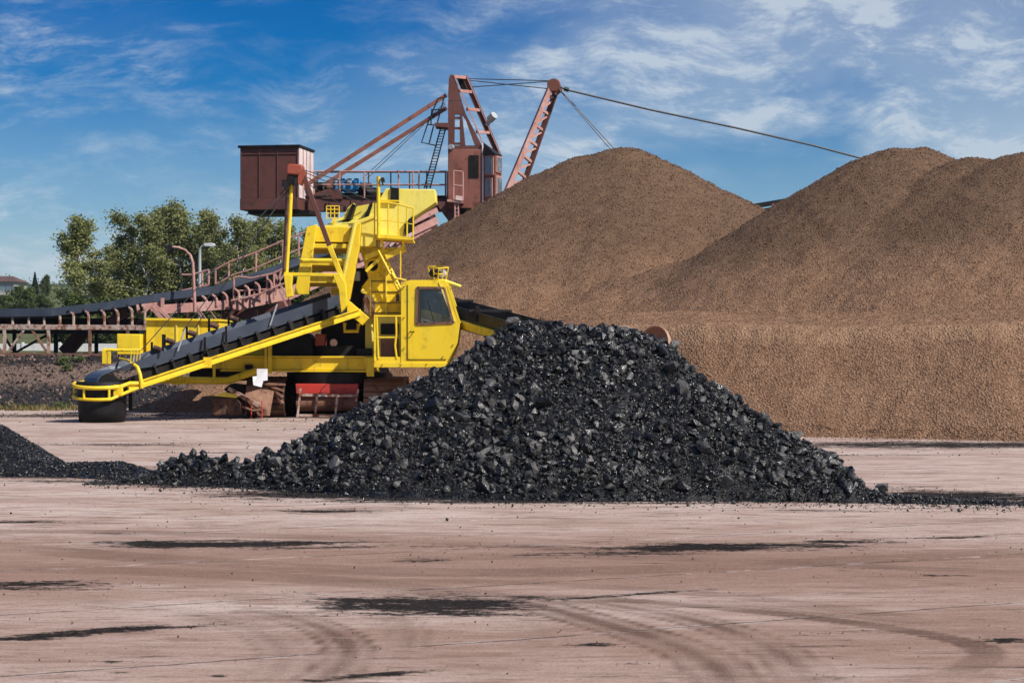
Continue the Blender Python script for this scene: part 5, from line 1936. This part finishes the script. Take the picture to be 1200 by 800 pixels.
    for x0, y0, x1, y1 in ((322, 320, 336, 348), (330, 316, 322, 346), (336, 318, 324, 334), (327, 340, 337, 360)):
        MB().beam(P(x0, y0, 81.6), P(x1, y1, 81.6), .08, .08).build('lattice_bar', PINK, rt)
    # pieces seen right of the yellow column
    for k in range(5):
        MB().beam(P(440 + k * 8, 292 - k * 2.2, 84.3 + .2 * k), P(452 + k * 8, 280 - k * 2.2, 84.3 + .2 * k), .12, .2).build('lattice_bar', PINK if k % 2 else PALE, rt)
    MB().pp([(489, 250), (508, 247), (512, 258), (512, 280), (489, 284)], 86.4, .5).build('head_frame', RED, rt)
    MB().pp([(480, 268), (490, 250), (490, 276)], 86.2, .2).build('head_plate', DARK, rt)
    MB().beam(P(496, 246, 86.0), P(496, 284, 86.0), .12, .12).build('post', PINK, rt)
    m = MB()
    for px in (234, 238, 250):
        m = MB().tube([P(px - 4, 364, 80.5), P(px + 6, 378, 80.5)], .05, 5).build('stay', RUST, rt)
    # legs under the rising part
    for px, y0 in ((221, 366), (262, 364), (300, 362)):
        MB().beam(P(px, 416, 81.4), P(px, y0, 81.4), .14, .14).build('trestle_leg', RED, rt)
    return rt


belt_conveyor()


# conveyor gallery showing in the notch between the two heaps
def notch_conveyor():
    rt = empty('conveyor_gallery', P(900, 400, 96).to_tuple()[:2] + (1.5,), 'black conveyor edge showing in the dip between the two gravel heaps', 'conveyor')
    MB().beam(P(840, 249, 96), P(990, 224, 97), 1.2, .22).build('conveyor_belt', RUBBER, rt)
    MB().beam(P(840, 256, 96), P(990, 231, 97), .3, .2).build('girder', RED, rt)
    for px in (875, 906, 940, 970):
        py = 251 - (px - 840) * .1667
        MB().beam(P(px, py + 6, 95.3), P(px, py - 1.5, 95.3), .12, .1).build('idler_frame', REDM, rt)
    for px in (850, 985):
        p = P(px, 250, 96.5)
        MB().beam(Vector((p.x, p.y, 1.3)), p, .3, .3).build('trestle_leg', RED, rt)


notch_conveyor()


# ------------------------------------------------------------------ lamps, rail, fence, house
def lamp_pink():
    D = 79.9
    b = P(228.5, 366, D)
    rt = empty('street_lamp', b, 'pink curved-neck lamp post rising beside the conveyor belt', 'lamp post', None)
    pts = [P(228.5, 366, D), P(227, 330, D), P(226, 308, D), P(223, 299, D), P(217, 293, D), P(209, 290, D), P(201, 289.3, D)]
    MB().tube(pts, [.07, .065, .06, .055, .05, .045, .045], 10).build('pole', PINK, rt)
    MB().cyl(P(202.5, 289, D), P(196.5, 293.5, D), .17, 14).build('lamp_head', IRON, rt)


lamp_pink()


def lamp_grey():
    D = 96.
    p = P(234, 335, D)
    rt = empty('street_lamp', (p.x, D, 1.5), 'slim grey street lamp with a white head in front of the birches', 'lamp post', None)
    MB().tube([(p.x, D, 1.4), P(234, 335, D), P(234, 300, D), P(234.5, 292, D), P(237, 288.5, D), P(241, 287.3, D)], [.10, .09, .075, .06, .05, .05], 10).build('pole', GREYS, rt)
    MB().pp([(237.5, 287), (240, 285), (246, 284.6), (251, 285.2), (252, 287.5), (250, 290), (245, 289), (240, 288.8)], D - .15, .3).build('lamp_head', LAMP, rt, bevel=.03)


lamp_grey()

rl = MB().beam(P(-80, 414.5, 66.5), P(132, 416.5, 66.5), .10, .12).build('rail', RAILM, loc=P(20, 416, 66.5).to_tuple())
tag(rl, 'rusty steel rail lying along the top of the dirt bank', 'rail')


def white_fence():
    D = 112
    b = P(70, 414, D)
    rt = empty('perforated_fence', (b.x, D, 1.5), 'low white concrete fence with square holes seen under the conveyor', 'fence')
    z0, z1 = P(0, 414.5, D).z, P(0, 402.5, D).z
    x0, x1 = P(-60, 0, D).x, P(330, 0, D).x
    n = 9
    w = (x1 - x0) / n
    for i in range(n):
        a = x0 + i * w
        m = MB()
        m.box((a + .02, D, z0), (a + w - .02, D + .1, z0 + .34))
        m.box((a + .02, D, z0 + .46), (a + w - .02, D + .1, z1))
        k = 5
        for j in range(k + 1):
            c = a + .1 + (w - .2) * j / k
            m.box((c - .19, D + .002, z0 + .335), (c + .19, D + .098, z0 + .465))
        m.build('fence_panel', FENCE, rt, smooth=False)
        MB().box((a - .06, D - .05, z0 - .2), (a + .06 - .042 + .04, D + .15, z1 + .08)).build('fence_post', FENCE, rt)


white_fence()


def house():
    D = 300
    rt = empty('house', (P(0, 0, D).x, D, 7.), 'distant grey house with dark red roof at the left edge beyond the trees', 'house')
    WALL = simple('house_render', (.42, .40, .38), .9, (.34, .33, .31), .4)
    ROOF = simple('house_roof_tiles', (.10, .05, .045), .85, (.07, .04, .035), .6)
    zb, zw, zr = P(0, 362, D).z, P(0, 330, D).z, P(0, 322.5, D).z
    xa, xb = P(-70, 0, D).x, P(17, 0, D).x
    w = MB().box((xa, D, zb), (xb, D + 8, zw)).build('wall', WALL, rt)
    r_ = MB().add([(xa - .4, D - .5, zw), (xb + .4, D - .5, zw), (xb + .4, D + 8.5, zw), (xa - .4, D + 8.5, zw), (xa + 2, D + 4, zr), (xb - 1.2, D + 4, zr)],
                  [(0, 1, 5, 4), (1, 2, 5), (2, 3, 4, 5), (3, 0, 4), (3, 2, 1, 0)]).build('roof', ROOF, rt, smooth=False)
    MB().box((xb - 4, D + 3, zr), (xb - 3.2, D + 3.8, zr + .6)).build('chimney', WALL, r_)
    for px in (3, 10, 17):
        f = MB().box((P(px, 0, D).x - .5, D - .06, P(0, 341, D).z), (P(px, 0, D).x + .5, D + .02, P(0, 335, D).z)).build('window', WHITE, rt)
        MB().box((P(px, 0, D).x - .38, D - .09, P(0, 340.3, D).z), (P(px, 0, D).x + .38, D - .062, P(0, 335.6, D).z)).build('pane', WPANE, f)


house()


# ------------------------------------------------------------------ trees
def mk_leaf(name, c1, c2, c3):
    m = Mat(name, .6, .3)
    t = m.attr('tone')
    c = m.mix(m.ss(t, 0, .6), c1, c2)
    c = m.mix(m.ss(t, .72, 1.), c, c3)
    c = m.mix(.55, c, m.mix(m.rand(), tuple(x * .75 for x in c2), tuple(x * 1.15 for x in c2)))
    m.color(c)
    tr = m.n.new('ShaderNodeBsdfTranslucent')
    m.l.new(c, tr.inputs['Color'])
    mx = m.n.new('ShaderNodeMixShader')
    mx.inputs[0].default_value = .3
    m.l.new(m.b.outputs[0], mx.inputs[1])
    m.l.new(tr.outputs[0], mx.inputs[2])
    m.l.new(mx.outputs[0], m.n['Material Output'].inputs['Surface'])
    return m.m


LEAF = mk_leaf('birch_leaves', (.135, .165, .06), (.235, .25, .09), (.40, .34, .13))
LEAFD = mk_leaf('bush_leaves', (.05, .075, .022), (.09, .12, .035), (.16, .16, .05))
LEAFC = mk_leaf('conifer_needles', (.015, .03, .018), (.022, .045, .024), (.04, .06, .03))
BARK = simple('birch_bark', (.60, .57, .52), .85, (.25, .22, .20), 1.2)
BARKD = simple('dark_bark', (.10, .075, .055), .9, (.05, .04, .03), 2.)


def leaf_mesh(name, centres, size, tone, mat, flat=.6):
    n = len(centres)
    rot = rand_rot(n)
    q = np.array([(-.5, -.32, 0), (.5, -.32, 0.05), (.5, .32, 0), (-.5, .32, .05)])
    v = np.einsum('nij,mj->nmi', rot, q) * size[:, None, None] + centres[:, None, :]
    me = bpy.data.meshes.new(name)
    V = v.reshape(-1, 3)
    me.vertices.add(len(V))
    me.vertices.foreach_set('co', V.astype(np.float32).ravel())
    me.loops.add(4 * n)
    me.loops.foreach_set('vertex_index', np.arange(4 * n, dtype=np.int32))
    me.polygons.add(n)
    me.polygons.foreach_set('loop_start', np.arange(0, 4 * n, 4, dtype=np.int32))
    me.polygons.foreach_set('loop_total', np.full(n, 4, dtype=np.int32))
    me.update(calc_edges=True)
    at = me.attributes.new('tone', 'FLOAT', 'POINT')
    at.data.foreach_set('value', np.repeat(tone, 4).astype(np.float32))
    me.materials.append(mat)
    return me


def birch(seed, h, spread, n_leaf, stems=1, lo=.13, leaf=.150):
    """returns trunk mesh builder and crown mesh, tree base at the origin"""
    r = random.Random(seed)
    m = MB()
    cen = []
    for s in range(stems):
        lean = Vector((r.uniform(-.10, .10), r.uniform(-.10, .10), 1))
        hh = h * r.uniform(.86, 1.0) if s else h
        pts = []
        bx, by = (r.uniform(-.5, .5), r.uniform(-.5, .5)) if s else (0, 0)
        for i in range(9):
            t = i / 8
            pts.append(Vector((bx + lean.x * hh * t + r.gauss(0, .08) * i ** .5, by + lean.y * hh * t + r.gauss(0, .08) * i ** .5, hh * t * .97)))
        m.tube(pts, [max(.17 * h / 12 * (1 - i / 8.6), .02) for i in range(9)], 7)
        nb = int(40 / stems ** .5)
        for b in range(nb):
            t = lo + (.97 - lo) * (b + r.random()) / nb
            i = min(int(t * 8), 7)
            p = pts[i].lerp(pts[i + 1], t * 8 - i)
            ang = r.uniform(0, 6.283)
            prof = min(1., .5 + (t - lo) / .25) * (1 if t < .36 else max(.06, 1 - ((t - .36) / .66) ** 1.15))
            ln = spread * max(.18, prof) * r.uniform(.55, 1.12)
            d = Vector((math.cos(ang), math.sin(ang), r.uniform(.3, 1.2))).normalized()
            q = [p]
            for k in range(1, 5):
                dd = (d + Vector((r.gauss(0, .15), r.gauss(0, .15), -.10 * k))).normalized()
                q.append(q[-1] + dd * ln / 4)
            m.tube(q, [.05 * (1 - k / 5.5) * h / 12 for k in range(5)], 5)
            ncl = r.randint(3, 6)
            for c in range(ncl):
                u = r.uniform(.3, 1.05) * 4
                k = min(int(u), 3)
                cc = q[k].lerp(q[k + 1], u - k)
                rad = r.uniform(.18, .46) * spread / 2.6
                tone0 = r.random()
                cen.append((cc, rad, tone0))
    tot = sum(c[1] ** 2 for c in cen)
    C, Sz, Tn = [], [], []
    for cc, rad, t0 in cen:
        k = max(6, int(n_leaf * rad ** 2 / tot))
        g = rng.normal(size=(k, 3)) * np.array([rad, rad, rad * .9]) * .62
        # hanging strands below the clump
        drop = rng.random(k) < .42
        g[drop, 2] -= rng.random(drop.sum()) * rad * 2.0
        C.append(np.array(cc) + g)
        Sz.append(leaf * rng.uniform(.6, 1.25, k))
        Tn.append(np.clip(t0 * .6 + rng.random(k) * .45, 0, 1))
    return m, np.vstack(C), np.concatenate(Sz), np.concatenate(Tn)


def trees():
    kinds = []
    for s, h, sp, nl, st in ((1, 12.5, 3.3, 19000, 1), (2, 12.0, 3.2, 17000, 2), (3, 11.5, 3.3, 17000, 1), (4, 12.5, 3.0, 16000, 2)):
        m, C, Sz, Tn = birch(s, h, sp, nl, st)
        crown = leaf_mesh('crown', C, Sz, Tn, LEAF)
        tr = m.build('trunk', BARK)
        kinds.append((h, tr.data, crown))
        bpy.data.objects.remove(tr)

    def plant(k, px, D, ytop, label, group, rz, name='birch_tree', wide=1.0, z0=None):
        h, tm, cm = kinds[k]
        x = P(px, 0, D).x
        z = float(bank_h(np.array([x]), np.array([float(D)]))[0]) - .05
        sc = (P(0, ytop, D).z - z) / h
        rt = empty(name, (x, D, z), label, 'tree', group)
        rt.rotation_euler = (0, 0, rz)
        rt.scale = (sc * wide * 1.15, sc * wide * 1.15, sc)
        for nm, me in (('trunk', tm), ('crown', cm)):
            o = bpy.data.objects.new(nm, me)
            link(o)
            o.parent = rt
        return rt
    spec = [(0, 104, 128, 246, 1.15, 'tall full birch standing alone at the left end of the row of trees'),
            (1, 160, 130, 240, 1.05, 'double-stemmed birch second from the left in the row of trees'),
            (3, 184, 136, 233, 1.05, 'slender tall birch just left of the curved pink lamp neck'),
            (2, 212, 131, 232, 1.0, 'birch with bare pale stem behind the curved pink lamp'),
            (3, 244, 134, 240, 1.05, 'narrow birch directly behind the grey street lamp'),
            (1, 270, 130, 243, 1.0, 'birch rising behind the pink handrail below the counterweight box'),
            (2, 299, 137, 250, 1.05, 'yellowish birch under the left part of the red counterweight box'),
            (0, 330, 133, 252, .95, 'birch seen just left of the tall dark gantry leg'),
            (3, 355, 138, 262, 1.1, 'birch framed inside the yellow gantry A-frame'),
            (1, 385, 135, 262, 1.0, 'birch top just above the yellow portal frame'),
            (2, 418, 142, 268, 1.0, 'birch mostly hidden behind the yellow upper works'),
            (2, 200, 144, 246, 1.1, 'birch set back between the pair of stems left of the pink lamp'),
            (0, 314, 145, 256, 1.1, 'birch set back behind the pink handrail right of the grey lamp'),
            (3, 284, 145, 252, 1.1, 'slim birch set back above the middle of the pink handrail'),
            (2, 136, 140, 285, 1.1, 'shorter birch set back between the first two tall birches')]
    for i, (k, px, D, yt, wd, lab) in enumerate(spec):
        plant(k, px, D, yt, lab, 'birches behind the conveyor', i * 1.7, wide=wd)
    # bushes along the foot of the row
    bush = []
    for s in (11, 12):
        m, C, Sz, Tn = birch(s, 5.5, 2.3, 6000, 2, .05, .2)
        tr = m.build('trunk', BARKD)
        bush.append((5.5, tr.data, leaf_mesh('crown', C, Sz, Tn, LEAFD)))
        bpy.data.objects.remove(tr)
    kinds.extend(bush)
    for i, (px, D, yt, lab) in enumerate([(84, 122, 346, 'green bush at the foot of the lone left birch'),
                                          (122, 123, 347, 'green bush under the gap between the two left birches'),
                                          (158, 121, 348, 'bush half hidden by the belt below the double-stemmed birch'),
                                          (196, 122, 344, 'bush behind the base of the curved pink lamp'),
                                          (232, 121, 338, 'bush behind the foot of the grey street lamp'),
                                          (266, 122, 338, 'bush behind the start of the pink handrail'),
                                          (302, 121, 330, 'bush behind the pink handrail left of the gantry leg'),
                                          (338, 122, 318, 'bush seen through the gap beside the gantry foot'),
                                          (372, 121, 322, 'bush seen through the yellow portal frame'),
                                          (140, 118, 384, 'low bush under the conveyor trestle beside the yellow cabinet')]):
        plant(4 + i % 2, px, D, yt, lab, 'bushes below the birches', i * 2.1, 'bush', 1.2)
    # far trees on the rising ground at the left
    far = [(4, 2, 228, 346, 1.0, 'pale round tree at the left edge below the house'),
           (5, 20, 238, 334, 1.2, 'rounded light green tree right of the distant house'),
           (4, 36, 232, 337, 1.3, 'broad light green tree in the middle of the far hedge'),
           (5, 51, 226, 344, 1.1, 'low yellow-green tree at the right end of the far hedge'),
           (4, -18, 240, 340, 1.3, 'round tree cut by the left edge of the photo')]
    for i, (k, px, D, yt, wd, lab) in enumerate(far):
        plant(k, px, D, yt, lab, 'far trees on the slope', i * 1.3, 'broadleaf_tree', wd)
    # conifer
    m = MB().tube([(0, 0, 0), (0, 0, 9)], [.2, .03], 7)
    nl = 5000
    t = rng.random(nl) ** .75
    rad = (1 - t) * 1.9 * (.55 + .45 * np.cos(t * 60) ** 2)
    a = rng.random(nl) * 6.283
    rr = rad * rng.random(nl) ** .5
    C = np.stack([rr * np.cos(a), rr * np.sin(a), 1 + 8 * t - rr * .25], -1)
    tr = m.build('trunk', BARKD)
    kinds.append((9., tr.data, leaf_mesh('crown', C, rng.uniform(.2, .4, nl), rng.random(nl), LEAFC)))
    bpy.data.objects.remove(tr)
    plant(6, 41, 285, 319, 'dark pointed spruce above the far hedge', None, 0, 'spruce_tree')
    plant(6, 11, 320, 322, 'small dark spruce right behind the house roof', None, 1, 'spruce_tree', .8)
    plant(4, 54, 290, 322, 'bare-topped loose tree right of the pointed spruce', None, 1, 'broadleaf_tree', .8)
    plant(5, 64, 300, 338, 'dark bluish tree between the far hedge and the lone birch', None, 1, 'broadleaf_tree', 1.2)


trees()


def far_wood():
    # a wooded ridge far off that reads as one mass
    C, Sz, Tn = [], [], []
    for i in range(420):
        x = rng.uniform(-330, 330)
        D = rng.uniform(640, 900)
        z = float(bank_h(np.array([x]), np.array([D]))[0])
        k = 300
        r_ = rng.uniform(7, 12)
        g = rng.normal(size=(k, 3)) * np.array([r_ * .45, r_ * .45, r_ * .26])
        C.append(np.array([x, D, z - r_ * .1]) + g)
        Sz.append(rng.uniform(.5, 1.1, k))
        Tn.append(rng.random(k))
    me = leaf_mesh('far_wood', np.vstack(C), np.concatenate(Sz), np.concatenate(Tn), LEAFD)
    o = bpy.data.objects.new('far_wood', me)
    link(o)
    tag(o, 'distant wooded ridge on the horizon at the left', 'woodland', kind='stuff')


far_wood()


def bank_rubble():
    n = 15000
    px = rng.uniform(-80, 420, n)
    D = rng.uniform(58.3, 67.5, n)
    x = (px - 600) / F * D
    z = bank_h(x, D)
    k = z > 0
    x, D, z = x[k], D[k], z[k]
    sz = .02 + .07 * rng.random(len(x)) ** 4
    v, t, tn = scatter(PEB, np.stack([x, D, z + sz * .3], -1), sz, np.clip(rng.random(len(x)) ** 2.2, 0, 1))
    m = Mat('bank_clods', .95, .15)
    m.color(m.mix(m.attr('tone'), (.020, .018, .019), (.24, .17, .135)))
    o = arr_mesh('rubble', v, t, m.m, smooth=np.zeros(len(t), bool), attrs={'tone': tn}, loc=(-18, 62, 0))
    tag(o, 'loose dark clods and pebbles scattered over the dirt bank', 'rubble', kind='stuff')


bank_rubble()


def grass():
    GR = mk_leaf('grass_blades', (.09, .09, .03), (.17, .14, .05), (.34, .26, .11))
    C, Sz, Tn = [], [], []
    n = 1500
    px = rng.uniform(-60, 98, n)
    D = rng.uniform(57.6, 59.8, n)
    dens = vnoise(px * .06, D * .9, 5) + .5
    k = rng.random(n) < dens * 1.1
    px, D = px[k], D[k]
    x = (px - 600) / F * D
    z = bank_h(x, D)
    nb = len(x)
    hgt = rng.uniform(.05, .18, nb)
    a = rng.random(nb) * 6.283
    w = .03
    lean = rng.normal(size=(nb, 2)) * .35
    b0 = np.stack([x - w * np.cos(a), D - w * np.sin(a), np.maximum(z, 0)], -1)
    b1 = np.stack([x + w * np.cos(a), D + w * np.sin(a), np.maximum(z, 0)], -1)
    tp = np.stack([x + lean[:, 0] * hgt, D + lean[:, 1] * hgt, np.maximum(z, 0) + hgt], -1)
    V = np.stack([b0, b1, tp], 1).reshape(-1, 3)
    T = np.arange(len(V)).reshape(-1, 3)
    o = arr_mesh('grass', V, T, GR, attrs={'tone': np.repeat(np.clip(rng.random(nb) * .7 + .25, 0, 1), 3)}, loc=(-15, 58.5, 0))
    tag(o, 'yellow-green grass growing along the foot of the dark bank', 'grass', kind='stuff')

    def weed(px, D, h, w, n, label):
        x = (px - 600) / F * D
        z = float(bank_h(np.array([x]), np.array([D]))[0])
        C = rng.normal(size=(n, 3)) * np.array([w, w, h * .4]) * .5 + np.array([0, 0, h * .5])
        C[:, 2] = np.abs(C[:, 2])
        me = leaf_mesh('weed', C, rng.uniform(.04, .09, n), rng.random(n) * .8, GRW)
        o = bpy.data.objects.new('weed', me)
        link(o)
        o.location = (x, D, z)
        tag(o, label, 'weed')
    GRW = mk_leaf('weed_leaves', (.06, .085, .025), (.12, .15, .05), (.22, .22, .09))
    weed(75, 64.4, .34, .17, 220, 'bright green weed sprouting near the top of the dark bank')
    weed(79, 63.7, .28, .18, 120, 'lower bright green weed on the bank just right of the first')
    weed(94, 64.9, .20, .18, 70, 'small weed tuft on the dark bank right of the pair of weeds')
    weed(72, 59.2, .26, .20, 380, 'leafy weed clump at the foot of the bank left of the black chute')
    weed(30, 59.0, .2, .16, 380, 'low weed clump at the foot of the bank near the left edge')


grass()


# ------------------------------------------------------------------ thin air haze
def haze():
    m = bpy.data.materials.new('haze_air')
    m.use_nodes = True
    n, l = m.node_tree.nodes, m.node_tree.links
    n.clear()
    out = n.new('ShaderNodeOutputMaterial')
    v = n.new('ShaderNodeVolumePrincipled')
    v.inputs['Color'].default_value = (.72, .85, 1.0, 1)
    v.inputs['Density'].default_value = .0001
    v.inputs['Anisotropy'].default_value = .2
    l.new(v.outputs[0], out.inputs['Volume'])
    o = MB().box((-1300, -250, -1.2), (1300, 2200, 56)).build('haze', m, smooth=False)
    tag(o, 'thin pale blue air haze softening the far trees and hills', 'haze', kind='stuff')


haze()
